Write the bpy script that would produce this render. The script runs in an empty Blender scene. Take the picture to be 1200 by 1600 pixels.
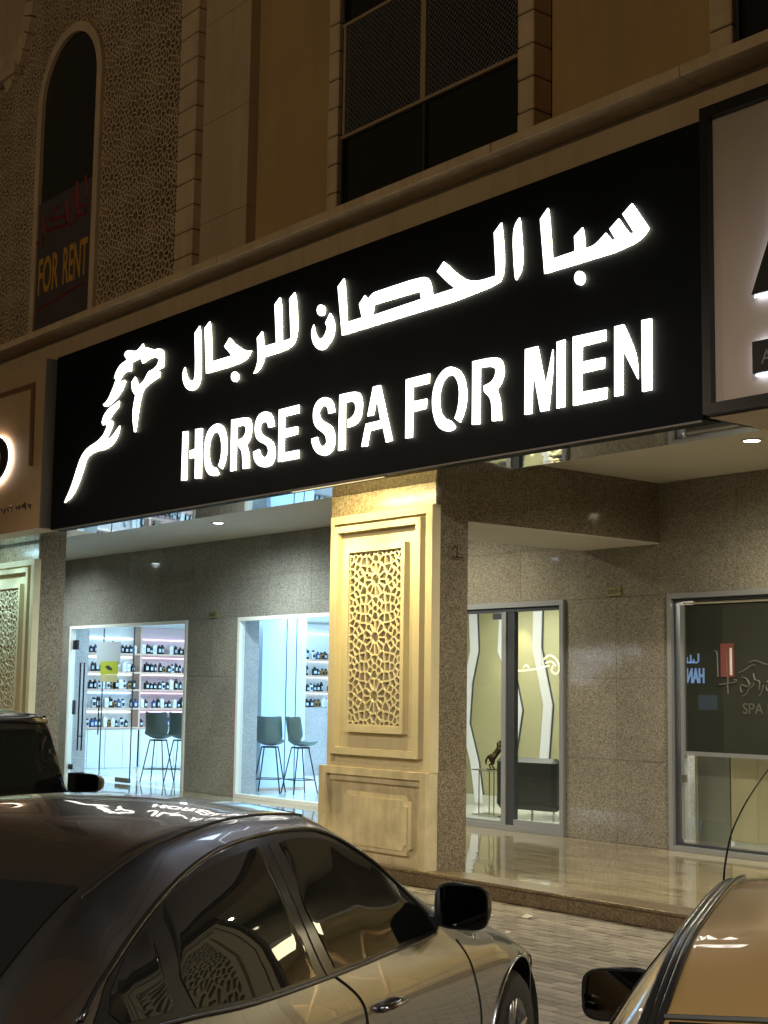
import bpy, bmesh, math, random
import numpy as np
from mathutils import Vector, Matrix
from mathutils.geometry import tessellate_polygon
random.seed(7)
SC = bpy.context.scene
COL = SC.collection
R = math.radians

# ------------------------------------------------------------------ camera, sky, lamps, exposure
cam_d = bpy.data.cameras.new('camera')
cam = bpy.data.objects.new('camera', cam_d); COL.objects.link(cam)
SC.camera = cam
YAW, PITCH, ROLL = R(51.2287), R(6.986), R(0.8304)
f_ = Vector((-math.sin(YAW)*math.cos(PITCH), math.cos(YAW)*math.cos(PITCH), math.sin(PITCH)))
r0 = Vector((math.cos(YAW), math.sin(YAW), 0)); u0 = r0.cross(f_)
r_ = r0*math.cos(ROLL) + u0*math.sin(ROLL); u_ = -r0*math.sin(ROLL) + u0*math.cos(ROLL)
m = Matrix((r_, u_, -f_)).transposed().to_4x4(); m.translation = Vector((0, 0, 1.9))
cam.matrix_world = m
cam_d.sensor_fit = 'HORIZONTAL'; cam_d.sensor_width = 36.0; cam_d.lens = 2272.75/1200*36
cam_d.clip_start = 0.05; cam_d.clip_end = 600

world = bpy.data.worlds.new('World'); SC.world = world; world.use_nodes = True
wn = world.node_tree; wn.nodes.clear()
wo = wn.nodes.new('ShaderNodeOutputWorld'); wb = wn.nodes.new('ShaderNodeBackground')
wb.inputs[0].default_value = (0.85, 0.58, 0.29, 1)      # sodium glow of a town at night
wb.inputs[1].default_value = 0.030
wn.links.new(wb.outputs[0], wo.inputs[0])

SC.view_settings.view_transform = 'Standard'; SC.view_settings.look = 'None'
SC.view_settings.exposure = 0.0; SC.view_settings.gamma = 1.0; SC.view_settings.use_curve_mapping = False
SC.render.engine = 'CYCLES'
cy = SC.cycles
cy.max_bounces = 7; cy.diffuse_bounces = 3; cy.glossy_bounces = 4; cy.transmission_bounces = 4; cy.transparent_max_bounces = 10
cy.sample_clamp_indirect = 3.0; cy.caustics_reflective = False; cy.caustics_refractive = False
cy.use_denoising = True
try: cy.denoiser = 'OPENIMAGEDENOISE'
except Exception: pass

def lamp(name, kind, loc, energy, color, size=0.3, rot=None, target=None, sizey=None, spot=None, blend=0.5):
    d = bpy.data.lights.new(name, kind); d.energy = energy; d.color = color
    if kind == 'AREA':
        d.size = size
        if sizey: d.shape = 'RECTANGLE'; d.size_y = sizey
    else:
        d.shadow_soft_size = size
    if kind == 'SPOT': d.spot_size = R(spot); d.spot_blend = blend
    o = bpy.data.objects.new(name, d); COL.objects.link(o); o.location = loc
    if target is not None:
        o.rotation_euler = (Vector(target)-Vector(loc)).to_track_quat('-Z', 'Y').to_euler()
    elif rot: o.rotation_euler = rot
    return o

WARM = (1.0, 0.66, 0.28); COOL = (0.60, 0.88, 1.0)
# street lamps over the parking side, cut off above so that the upper storey stays dim
lamp('street_lamp_light', 'SPOT', (2.0, -2.0, 8.0), 3800, (1.0, 0.92, 0.80), 0.25, target=(-3.2, 3.0, 0), spot=84, blend=0.5)
lamp('street_lamp_light', 'POINT', (-9.0, -17.0, 10.0), 2700, (1.0, 0.745, 0.41), 0.3)
lamp('street_lamp_light', 'SPOT', (-21.0, -2.5, 8.0), 2000, (1.0, 0.78, 0.54), 0.25, target=(-16, 3.0, 0), spot=84, blend=0.5)

# ------------------------------------------------------------------ helpers
def link(o, parent=None):
    COL.objects.link(o)
    if parent is not None: o.parent = parent
    return o
def thing(name, label, cat, loc=(0, 0, 0), rz=0, group=None):
    o = bpy.data.objects.new(name, None); COL.objects.link(o)
    o.empty_display_size = 0.1
    o.location = loc; o.rotation_euler = (0, 0, rz)
    o['label'] = label; o['category'] = cat
    if group: o['group'] = group
    return o
def tag(o, label, cat, group=None):
    o['label'] = label; o['category'] = cat
    if group: o['group'] = group
    return o
def mesh(name, verts, faces, mat, parent=None, smooth=False, loc=None, label=None):
    me = bpy.data.meshes.new(name); me.from_pydata([tuple(v) for v in verts], [], [tuple(q) for q in faces]); me.update()
    if mat: me.materials.append(mat)
    if smooth: me.polygons.foreach_set('use_smooth', [True]*len(me.polygons))
    o = bpy.data.objects.new(name, me); link(o, parent)
    if loc: o.location = loc
    if label: o['label'] = label
    return o
def struct(o): o['kind'] = 'structure'; return o
def stuff(o): o['kind'] = 'stuff'; return o
class MB:
    """collects simple shapes, built as one mesh"""
    def __init__(s): s.v = []; s.f = []
    def add(s, v, f):
        n = len(s.v); s.v += [tuple(p) for p in v]; s.f += [tuple(i+n for i in q) for q in f]; return s
    def box(s, x0, x1, y0, y1, z0, z1, b=0.0):
        if x0 > x1: x0, x1 = x1, x0
        if y0 > y1: y0, y1 = y1, y0
        if z0 > z1: z0, z1 = z1, z0
        if b <= 0:
            v = [(x, y, z) for x in (x0, x1) for y in (y0, y1) for z in (z0, z1)]
            return s.add(v, [(0,1,3,2),(4,6,7,5),(0,4,5,1),(2,3,7,6),(0,2,6,4),(1,5,7,3)])
        bm = bmesh.new(); bmesh.ops.create_cube(bm, size=1)
        for w in bm.verts: w.co = Vector(((x0+x1)/2+w.co.x*(x1-x0), (y0+y1)/2+w.co.y*(y1-y0), (z0+z1)/2+w.co.z*(z1-z0)))
        bmesh.ops.bevel(bm, geom=bm.edges[:], offset=b, segments=1, affect='EDGES', profile=0.5)
        bm.verts.index_update()
        s.add([w.co[:] for w in bm.verts], [[w.index for w in q.verts] for q in bm.faces]); bm.free(); return s
    def prism(s, loops, fn, d0, d1):
        """loops of (a,b), first the outer, then holes; fn(a,b,d) -> xyz"""
        ls = [[Vector((a, b, 0)) for a, b in l] for l in loops]
        tri = tessellate_polygon(ls); flat = [p for l in ls for p in l]; n = len(flat)
        v = [fn(p.x, p.y, d0) for p in flat] + [fn(p.x, p.y, d1) for p in flat]
        fc = [tuple(t) for t in tri] + [tuple(i+n for i in reversed(t)) for t in tri]
        k = 0
        for l in ls:
            m_ = len(l)
            for i in range(m_):
                a, b = k+i, k+(i+1) % m_
                fc.append((a, b, b+n, a+n))
            k += m_
        return s.add(v, fc)
    def tube(s, pts, r, n=6, cap=True):
        pts = [Vector(p) for p in pts]; rs = r if isinstance(r, (list, tuple)) else [r]*len(pts)
        rings = []; up = Vector((0, 0, 1))
        for i, p in enumerate(pts):
            d = (pts[min(i+1, len(pts)-1)]-pts[max(i-1, 0)])
            d = d.normalized() if d.length > 1e-9 else Vector((0, 0, 1))
            a = d.cross(up if abs(d.z) < 0.95 else Vector((1, 0, 0))).normalized(); b = a.cross(d)
            rings.append([p+(a*math.cos(2*math.pi*k/n)+b*math.sin(2*math.pi*k/n))*rs[i] for k in range(n)])
        v = [q for ring in rings for q in ring]; fc = []
        for i in range(len(pts)-1):
            for k in range(n):
                fc.append((i*n+k, i*n+(k+1) % n, (i+1)*n+(k+1) % n, (i+1)*n+k))
        if cap: fc.append(tuple(range(n-1, -1, -1))); fc.append(tuple((len(pts)-1)*n+k for k in range(n)))
        return s.add(v, fc)
    def lathe(s, prof, c, n=20, axis='z'):
        v = []; fc = []; m_ = len(prof)
        for k in range(n):
            t = 2*math.pi*k/n
            for rr, h in prof:
                a, b = rr*math.cos(t), rr*math.sin(t)
                v.append({'z': (c[0]+a, c[1]+b, c[2]+h), 'y': (c[0]+a, c[1]+h, c[2]+b), 'x': (c[0]+h, c[1]+a, c[2]+b)}[axis])
        for k in range(n):
            for j in range(m_-1):
                fc.append((k*m_+j, ((k+1) % n)*m_+j, ((k+1) % n)*m_+j+1, k*m_+j+1))
        return s.add(v, fc)
    def build(s, name, mat, parent=None, smooth=False, label=None, fix=True):
        o = mesh(name, s.v, s.f, mat, parent, smooth, label=label)
        if fix:
            bm = bmesh.new(); bm.from_mesh(o.data); bmesh.ops.recalc_face_normals(bm, faces=bm.faces[:]); bm.to_mesh(o.data); bm.free()
        return o
def box(name, mat, parent, x0, x1, y0, y1, z0, z1, b=0.0, label=None):
    return MB().box(x0, x1, y0, y1, z0, z1, b).build(name, mat, parent, label=label)
XZ = lambda a, b, d: (a, d, b)
def smooth_poly(l, it=2, lim=50):
    for _ in range(it):
        out = []; n = len(l)
        for i in range(n):
            p0, p, p2 = np.array(l[i-1]), np.array(l[i]), np.array(l[(i+1) % n])
            a, b = p-p0, p2-p
            ang = abs(math.degrees(math.atan2(a[0]*b[1]-a[1]*b[0], a @ b)))
            if 6 < ang < lim: out += [tuple(p-a*.25), tuple(p+b*.25)]
            else: out.append(tuple(p))
        l = out
    return l
def curve_pts(p, n=6):
    p = [Vector(q) for q in p]
    if len(p) < 3: return p
    e = [2*p[0]-p[1]]+p+[2*p[-1]-p[-2]]; out = []
    for i in range(1, len(e)-2):
        for k in range(n):
            t = k/n
            out.append(0.5*((2*e[i])+(-e[i-1]+e[i+1])*t+(2*e[i-1]-5*e[i]+4*e[i+1]-e[i+2])*t*t+(-e[i-1]+3*e[i]-3*e[i+1]+e[i+2])*t**3))
    out.append(p[-1]); return out
def text_mesh(name, body, size, mat, parent, loc, rot, extrude=0.004, sx=1.0, align='LEFT', bold=0.0):
    cu = bpy.data.curves.new(name, 'FONT'); cu.body = body; cu.size = size; cu.extrude = extrude; cu.align_x = align; cu.offset = bold
    cu.resolution_u = 3
    o = bpy.data.objects.new(name, cu); COL.objects.link(o)
    dg = bpy.context.evaluated_depsgraph_get(); dg.update()
    me = bpy.data.meshes.new_from_object(o.evaluated_get(dg)); bpy.data.objects.remove(o)
    me.materials.clear(); me.materials.append(mat)
    q = bpy.data.objects.new(name, me); link(q, parent); q.location = loc; q.rotation_euler = rot; q.scale = (sx, 1, 1)
    return q
def copy_tree(o, parent=None):
    c = o.copy(); COL.objects.link(c); c.parent = parent
    for ch in list(o.children): copy_tree(ch, c)
    return c

# ------------------------------------------------------------------ materials
def nodes(name):
    mt = bpy.data.materials.new(name); mt.use_nodes = True; nt = mt.node_tree
    return mt, nt, nt.nodes['Principled BSDF'], nt.nodes, nt.links
def setp(p, **k):
    for a, v in k.items():
        a = a.replace('_', ' ')
        if a in p.inputs: p.inputs[a].default_value = v
def plain(name, col, rough=0.5, metal=0.0, spec=0.5, bump=0.0, bscale=60, var=0.0, vscale=3.0, coat=0.0, rvar=0.0, streak=0.0):
    mt, nt, p, N, L = nodes(name)
    p.inputs['Base Color'].default_value = (*col, 1); p.inputs['Roughness'].default_value = rough
    p.inputs['Metallic'].default_value = metal; p.inputs['Specular IOR Level'].default_value = spec
    p.inputs['Coat Weight'].default_value = coat; p.inputs['Coat Roughness'].default_value = 0.03
    tc = N.new('ShaderNodeTexCoord')
    if var > 0 or rvar > 0:
        nz = N.new('ShaderNodeTexNoise'); nz.inputs['Scale'].default_value = vscale; nz.inputs['Detail'].default_value = 8; nz.inputs['Roughness'].default_value = 0.6
        L.new(tc.outputs['Object'], nz.inputs['Vector'])
        if var > 0:
            rp = N.new('ShaderNodeValToRGB'); rp.color_ramp.elements[0].position = 0.3; rp.color_ramp.elements[1].position = 0.7
            rp.color_ramp.elements[0].color = (*[c*(1-var) for c in col], 1); rp.color_ramp.elements[1].color = (*[min(1, c*(1+var)) for c in col], 1)
            L.new(nz.outputs['Fac'], rp.inputs[0]); L.new(rp.outputs[0], p.inputs['Base Color'])
        if rvar > 0:
            mr = N.new('ShaderNodeMapRange'); mr.inputs['To Min'].default_value = max(0, rough-rvar); mr.inputs['To Max'].default_value = rough+rvar
            L.new(nz.outputs['Fac'], mr.inputs[0]); L.new(mr.outputs[0], p.inputs['Roughness'])
    if streak > 0:
        src = p.inputs['Base Color'].links[0].from_socket
        mp = N.new('ShaderNodeMapping'); mp.inputs['Scale'].default_value = (5.0, 5.0, 0.35); L.new(tc.outputs['Object'], mp.inputs[0])
        ns_ = N.new('ShaderNodeTexNoise'); ns_.inputs['Scale'].default_value = 1.6; ns_.inputs['Detail'].default_value = 7; ns_.inputs['Roughness'].default_value = 0.65; L.new(mp.outputs[0], ns_.inputs['Vector'])
        m_ = N.new('ShaderNodeMapRange'); m_.inputs['From Min'].default_value = 0.45; m_.inputs['From Max'].default_value = 0.75; m_.inputs['To Min'].default_value = 1.0; m_.inputs['To Max'].default_value = 1-streak; L.new(ns_.outputs['Fac'], m_.inputs[0])
        h_ = N.new('ShaderNodeHueSaturation'); L.new(src, h_.inputs['Color']); L.new(m_.outputs[0], h_.inputs['Value']); L.new(h_.outputs[0], p.inputs['Base Color'])
    if bump > 0:
        nb = N.new('ShaderNodeTexNoise'); nb.inputs['Scale'].default_value = bscale; nb.inputs['Detail'].default_value = 6
        b = N.new('ShaderNodeBump'); b.inputs['Strength'].default_value = bump; b.inputs['Distance'].default_value = 0.01
        L.new(tc.outputs['Object'], nb.inputs['Vector']); L.new(nb.outputs['Fac'], b.inputs['Height']); L.new(b.outputs[0], p.inputs['Normal'])
    return mt
def emit(name, col, strength, base=None):
    mt, nt, p, N, L = nodes(name)
    p.inputs['Base Color'].default_value = (*(base or col), 1); p.inputs['Roughness'].default_value = 0.4
    p.inputs['Emission Color'].default_value = (*col, 1); p.inputs['Emission Strength'].default_value = strength
    return mt
def granite(name, cols, scale=70, rough=0.12, band=0.0):
    mt, nt, p, N, L = nodes(name)
    tc = N.new('ShaderNodeTexCoord')
    vo = N.new('ShaderNodeTexVoronoi'); vo.inputs['Scale'].default_value = scale; vo.inputs['Randomness'].default_value = 1
    nz = N.new('ShaderNodeTexNoise'); nz.inputs['Scale'].default_value = scale*0.9; nz.inputs['Detail'].default_value = 7; nz.inputs['Roughness'].default_value = 0.75
    big = N.new('ShaderNodeTexNoise'); big.inputs['Scale'].default_value = 1.3; big.inputs['Detail'].default_value = 4
    for q in (vo, nz, big): L.new(tc.outputs['Object'], q.inputs['Vector'])
    sep = N.new('ShaderNodeSeparateColor'); L.new(vo.outputs['Color'], sep.inputs[0])
    mx = N.new('ShaderNodeMath'); mx.operation = 'MULTIPLY_ADD'; mx.inputs[1].default_value = 0.55
    L.new(sep.outputs[0], mx.inputs[0])
    m2 = N.new('ShaderNodeMath'); m2.operation = 'MULTIPLY'; m2.inputs[1].default_value = 0.45; L.new(nz.outputs['Fac'], m2.inputs[0]); L.new(m2.outputs[0], mx.inputs[2])
    rp = N.new('ShaderNodeValToRGB'); cr_ = rp.color_ramp
    while len(cr_.elements) < len(cols): cr_.elements.new(0.5)
    for i, c in enumerate(cols): cr_.elements[i].position = 0.12+0.76*i/(len(cols)-1); cr_.elements[i].color = (*c, 1)
    L.new(mx.outputs[0], rp.inputs[0])
    mr = N.new('ShaderNodeMapRange'); mr.inputs['To Min'].default_value = 0.72; mr.inputs['To Max'].default_value = 1.28; L.new(big.outputs['Fac'], mr.inputs[0])
    oi = N.new('ShaderNodeObjectInfo'); m3 = N.new('ShaderNodeMapRange'); m3.inputs['To Min'].default_value = 0.90; m3.inputs['To Max'].default_value = 1.10; L.new(oi.outputs['Random'], m3.inputs[0])
    m4 = N.new('ShaderNodeMath'); m4.operation = 'MULTIPLY'; L.new(mr.outputs[0], m4.inputs[0]); L.new(m3.outputs[0], m4.inputs[1])
    hs = N.new('ShaderNodeHueSaturation'); L.new(rp.outputs[0], hs.inputs['Color']); L.new(m4.outputs[0], hs.inputs['Value'])
    L.new(hs.outputs[0], p.inputs['Base Color'])
    p.inputs['Roughness'].default_value = rough; p.inputs['Specular IOR Level'].default_value = 0.6
    wv = N.new('ShaderNodeTexNoise'); wv.inputs['Scale'].default_value = 5; L.new(tc.outputs['Object'], wv.inputs['Vector'])
    b = N.new('ShaderNodeBump'); b.inputs['Strength'].default_value = 0.025; b.inputs['Distance'].default_value = 0.02; L.new(wv.outputs['Fac'], b.inputs['Height']); L.new(b.outputs[0], p.inputs['Normal'])
    return mt
def glass(name, tint=(0.93, 0.97, 0.96), refl=1.0, rough=0.0):
    mt = bpy.data.materials.new(name); mt.use_nodes = True; nt = mt.node_tree; N = nt.nodes; L = nt.links; N.clear()
    out = N.new('ShaderNodeOutputMaterial'); mixn = N.new('ShaderNodeMixShader'); tr = N.new('ShaderNodeBsdfTransparent'); gl = N.new('ShaderNodeBsdfGlossy')
    lw = N.new('ShaderNodeLayerWeight'); lw.inputs['Blend'].default_value = 0.5
    fr = N.new('ShaderNodeMath'); fr.operation = 'POWER'; fr.inputs[1].default_value = 5.0; L.new(lw.outputs['Facing'], fr.inputs[0])
    mu = N.new('ShaderNodeMath'); mu.operation = 'MULTIPLY_ADD'; mu.inputs[1].default_value = 0.9*refl; mu.inputs[2].default_value = 0.045*refl
    tr.inputs[0].default_value = (*tint, 1); gl.inputs['Roughness'].default_value = rough
    L.new(fr.outputs[0], mu.inputs[0]); L.new(mu.outputs[0], mixn.inputs[0]); L.new(tr.outputs[0], mixn.inputs[1]); L.new(gl.outputs[0], mixn.inputs[2]); L.new(mixn.outputs[0], out.inputs[0])
    return mt
M = dict(
 granite=granite('brown_granite', [(0.090,0.080,0.064),(0.180,0.165,0.135),(0.28,0.262,0.218),(0.38,0.36,0.31)], 98, 0.055),
 granite_side=granite('dark_brown_granite', [(0.055,0.045,0.033),(0.135,0.112,0.080),(0.22,0.188,0.142),(0.33,0.29,0.22)], 88, 0.06),
 granite_lit=granite('lit_band_granite', [(0.22,0.16,0.09),(0.36,0.28,0.17),(0.5,0.40,0.26),(0.62,0.52,0.36)], 48, 0.25),  # column stone again, made lighter: light on the band put into its colour
 riser=granite('step_granite', [(0.05,0.035,0.02),(0.12,0.085,0.05),(0.20,0.15,0.09),(0.30,0.23,0.15)], 80, 0.3),
 joint=plain('dark_joint', (0.045,0.036,0.028), 0.8),
 plaster=plain('beige_plaster', (0.46,0.36,0.24), 0.85, bump=0.25, bscale=90, var=0.10, vscale=0.8, streak=0.12),
 plaster2=plain('ochre_plaster', (0.42,0.28,0.13), 0.88, bump=0.3, bscale=120, var=0.10, vscale=0.6, streak=0.10),
 stone=plain('cast_stone', (0.55,0.42,0.29), 0.8, bump=0.3, bscale=40, var=0.14, vscale=2.5, streak=0.2),
 stone_grey=plain('cornice_underside_stone', (0.34,0.31,0.27), 0.85, var=0.1),
 cream=plain('cream_cladding', (0.68,0.60,0.385), 0.5, bump=0.12, bscale=30, var=0.07, vscale=2.0, rvar=0.08, streak=0.14),
 cream_dirty=plain('weathered_cream_cladding', (0.63,0.55,0.36), 0.55, bump=0.15, bscale=25, var=0.20, vscale=4.0, streak=0.25),
 screen=plain('screen_stone', (0.47,0.36,0.25), 0.85, var=0.12, vscale=1.0),
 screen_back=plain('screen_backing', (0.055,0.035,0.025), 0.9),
 dark_glass=plain('dark_window_glass', (0.012,0.014,0.014), 0.05, spec=0.6),
 dark_frame=plain('dark_window_frame', (0.03,0.03,0.03), 0.4),
 beige_frame=plain('beige_window_frame', (0.32,0.24,0.16), 0.5),
 grille=plain('black_grille_metal', (0.20,0.195,0.20), 0.35, metal=0.4),
 mirror=plain('polished_steel_soffit', (0.62,0.62,0.62), 0.03, metal=1.0),
 ceiling=plain('painted_ceiling', (0.52,0.50,0.46), 0.7, var=0.03, vscale=0.7),
 signboard=plain('black_sign_board', (0.0028,0.0045,0.008), 0.6, spec=0.10, var=0.15, vscale=1.5, rvar=0.08),
 sign_frame=plain('black_sign_frame', (0.008,0.009,0.012), 0.3),
 beige_panel=plain('beige_sign_panel', (0.38,0.31,0.27), 0.6, var=0.04),
 bronze_panel=plain('tan_sign_panel', (0.46,0.32,0.20), 0.5, var=0.05, bump=0.1, bscale=30),
 brown_trim=plain('brown_trim', (0.16,0.08,0.04), 0.5),
 grey_side=plain('grey_sign_return', (0.16,0.15,0.14), 0.6),
 letter_face=emit('lit_letter_face', (1.0, 0.99, 0.95), 3.6),
 letter_side=emit('lit_letter_side', (1.0, 0.97, 0.75), 0.6, (0.8,0.8,0.7)),
 black_letter=plain('black_letter', (0.012,0.012,0.014), 0.3),
 halo=emit('letter_halo_led', (0.70, 0.82, 1.0), 9.0),
 halo_warm=emit('warm_halo_led', (1.0, 0.80, 0.62), 9.0),
 alu=plain('grey_aluminium', (0.40,0.42,0.45), 0.32, metal=0.55, spec=0.5),
 alu_dark=plain('dark_aluminium', (0.09,0.10,0.115), 0.35, metal=0.6),
 white_frame=plain('white_door_frame', (0.66,0.66,0.60), 0.45),
 steel=plain('brushed_steel', (0.55,0.55,0.55), 0.25, metal=1.0),
 black_metal=plain('black_metal', (0.01,0.01,0.011), 0.4, metal=0.4),
 glass=glass('clear_glass'), tint=plain('smoked_film', (0.032,0.036,0.030), 0.0, spec=0.8),
 frost=glass('frosted_glass', (0.55,0.55,0.46), 1.0, 0.15),
 white_wall=plain('white_shop_wall', (0.80,0.82,0.82), 0.6), white_gloss=plain('white_gloss_cabinet', (0.62,0.74,0.85), 0.25),
 white_floor=plain('white_polished_floor', (0.72,0.73,0.72), 0.08, var=0.04, vscale=1.2),
 wood_white=plain('pale_wood_cabinet', (0.60,0.66,0.68), 0.45, var=0.06, vscale=9),
 shelf=plain('shelf_wood', (0.52,0.36,0.28), 0.45), pink=plain('pink_back_panel', (0.60,0.44,0.47), 0.5),
 shelf_led=emit('shelf_led_strip', (0.92,0.95,1.0), 4.0), shelf_led_pink=emit('pink_shelf_led', (0.92,0.75,1.0), 3.5), shelf_led_blue=emit('blue_shelf_led', (0.45,0.6,1.0), 6.0),
 marble=granite('grey_marble', [(0.26,0.25,0.25),(0.33,0.31,0.31),(0.38,0.36,0.36),(0.46,0.44,0.43)], 60, 0.15),
 stool=plain('grey_green_stool_shell', (0.13,0.17,0.16), 0.5, bump=0.1, bscale=80),
 olive=plain('olive_wall', (0.42,0.405,0.25), 0.6, var=0.05, vscale=1.0),
 strip=emit('white_light_panel', (1.0,0.99,0.94), 0.45, (.35,.35,.33)), gold_lit=emit('gold_lit_scroll', (1.0,0.78,0.35), 2.2),
 leather=plain('black_leather', (0.018,0.018,0.017), 0.3, bump=0.3, bscale=14), bronze=plain('dark_bronze', (0.07,0.05,0.025), 0.25, metal=0.9),
 cream_cab=plain('cream_cabinet', (0.62,0.52,0.33), 0.5, var=0.04), taupe=plain('taupe_panel', (0.26,0.25,0.20), 0.6),
 film_script=plain('etched_script', (0.11,0.107,0.09), 0.4), red=plain('red_panel', (0.17,0.05,0.045), 0.5),
 paper=plain('white_notice', (0.42,0.48,0.52), 0.7), green_card=plain('green_notice', (0.40,0.46,0.04), 0.6), ink=plain('ink', (0.03,0.04,0.03), 0.6), cream_card=plain('cream_notice', (0.5,0.48,0.25), 0.6),
 brass=plain('brass_plate', (0.28,0.25,0.10), 0.35, metal=0.6),
 banner=plain('dark_banner', (0.07,0.055,0.06), 0.6, var=0.1), yellow=plain('yellow_print', (0.50,0.27,0.03), 0.6), red_print=plain('red_print', (0.20,0.02,0.025), 0.6), grey_print=plain('grey_print', (0.24,0.22,0.22), 0.6),
 asphalt=plain('asphalt', (0.05,0.048,0.045), 0.85, bump=0.5, bscale=150, var=0.2, vscale=1.0),
 lamp_on=emit('downlight_lens', (1.0,0.93,0.72), 30.0), lamp_cool=emit('cool_downlight_lens', (0.85,1.0,1.0), 22.0), lamp_ring=plain('downlight_ring', (0.7,0.68,0.6), 0.4),
 litter=plain('crumpled_plastic', (0.7,0.68,0.62), 0.3),
)
def paving_mat():
    mt, nt, p, N, L = nodes('paving_brick')
    oi = N.new('ShaderNodeObjectInfo'); tc = N.new('ShaderNodeTexCoord')
    ge = N.new('ShaderNodeNewGeometry')
    nz = N.new('ShaderNodeTexNoise'); nz.inputs['Scale'].default_value = 1.7; nz.inputs['Detail'].default_value = 9; nz.inputs['Roughness'].default_value = .7
    L.new(ge.outputs['Position'], nz.inputs['Vector'])
    rp = N.new('ShaderNodeValToRGB'); rp.color_ramp.elements[0].position = 0.33; rp.color_ramp.elements[1].position = 0.68
    rp.color_ramp.elements[0].color = (0.215,0.195,0.165,1); rp.color_ramp.elements[1].color = (0.31,0.28,0.24,1); L.new(nz.outputs['Fac'], rp.inputs[0])
    ad = N.new('ShaderNodeMath'); ad.operation = 'ADD'; L.new(ge.outputs['Random Per Island'], ad.inputs[0]); L.new(oi.outputs['Random'], ad.inputs[1])
    fr_ = N.new('ShaderNodeMath'); fr_.operation = 'FRACT'; L.new(ad.outputs[0], fr_.inputs[0])
    mr = N.new('ShaderNodeMapRange'); mr.inputs['To Min'].default_value = 0.74; mr.inputs['To Max'].default_value = 1.22; L.new(fr_.outputs[0], mr.inputs[0])
    hs = N.new('ShaderNodeHueSaturation'); L.new(rp.outputs[0], hs.inputs['Color']); L.new(mr.outputs[0], hs.inputs['Value']); L.new(hs.outputs[0], p.inputs['Base Color'])
    p.inputs['Roughness'].default_value = 0.72
    nb = N.new('ShaderNodeTexNoise'); nb.inputs['Scale'].default_value = 130; L.new(ge.outputs['Position'], nb.inputs['Vector'])
    b = N.new('ShaderNodeBump'); b.inputs['Strength'].default_value = 0.5; b.inputs['Distance'].default_value = 0.004; L.new(nb.outputs['Fac'], b.inputs['Height']); L.new(b.outputs[0], p.inputs['Normal'])
    return mt
M['paver'] = paving_mat()
def floor_mat():
    mt, nt, p, N, L = nodes('polished_beige_tile')
    ge = N.new('ShaderNodeNewGeometry'); mp = N.new('ShaderNodeMapping'); mp.inputs['Scale'].default_value = (0.7, 5.0, 1); L.new(ge.outputs['Position'], mp.inputs[0])
    nz = N.new('ShaderNodeTexNoise'); nz.inputs['Scale'].default_value = 2.2; nz.inputs['Detail'].default_value = 9; nz.inputs['Roughness'].default_value = .65; nz.inputs['Distortion'].default_value = 0.6
    L.new(mp.outputs[0], nz.inputs['Vector'])
    rp = N.new('ShaderNodeValToRGB'); rp.color_ramp.elements[0].position = 0.32; rp.color_ramp.elements[1].position = 0.68
    rp.color_ramp.elements[0].color = (0.155,0.125,0.080,1); rp.color_ramp.elements[1].color = (0.40,0.345,0.24,1); L.new(nz.outputs['Fac'], rp.inputs[0]); L.new(rp.outputs[0], p.inputs['Base Color'])
    p.inputs['Roughness'].default_value = 0.05; p.inputs['Specular IOR Level'].default_value = 0.7
    n2 = N.new('ShaderNodeTexNoise'); n2.inputs['Scale'].default_value = 4; L.new(ge.outputs['Position'], n2.inputs['Vector'])
    b = N.new('ShaderNodeBump'); b.inputs['Strength'].default_value = 0.07; b.inputs['Distance'].default_value = 0.02; L.new(n2.outputs['Fac'], b.inputs['Height']); L.new(b.outputs[0], p.inputs['Normal'])
    return mt
M['floor'] = floor_mat()

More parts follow.
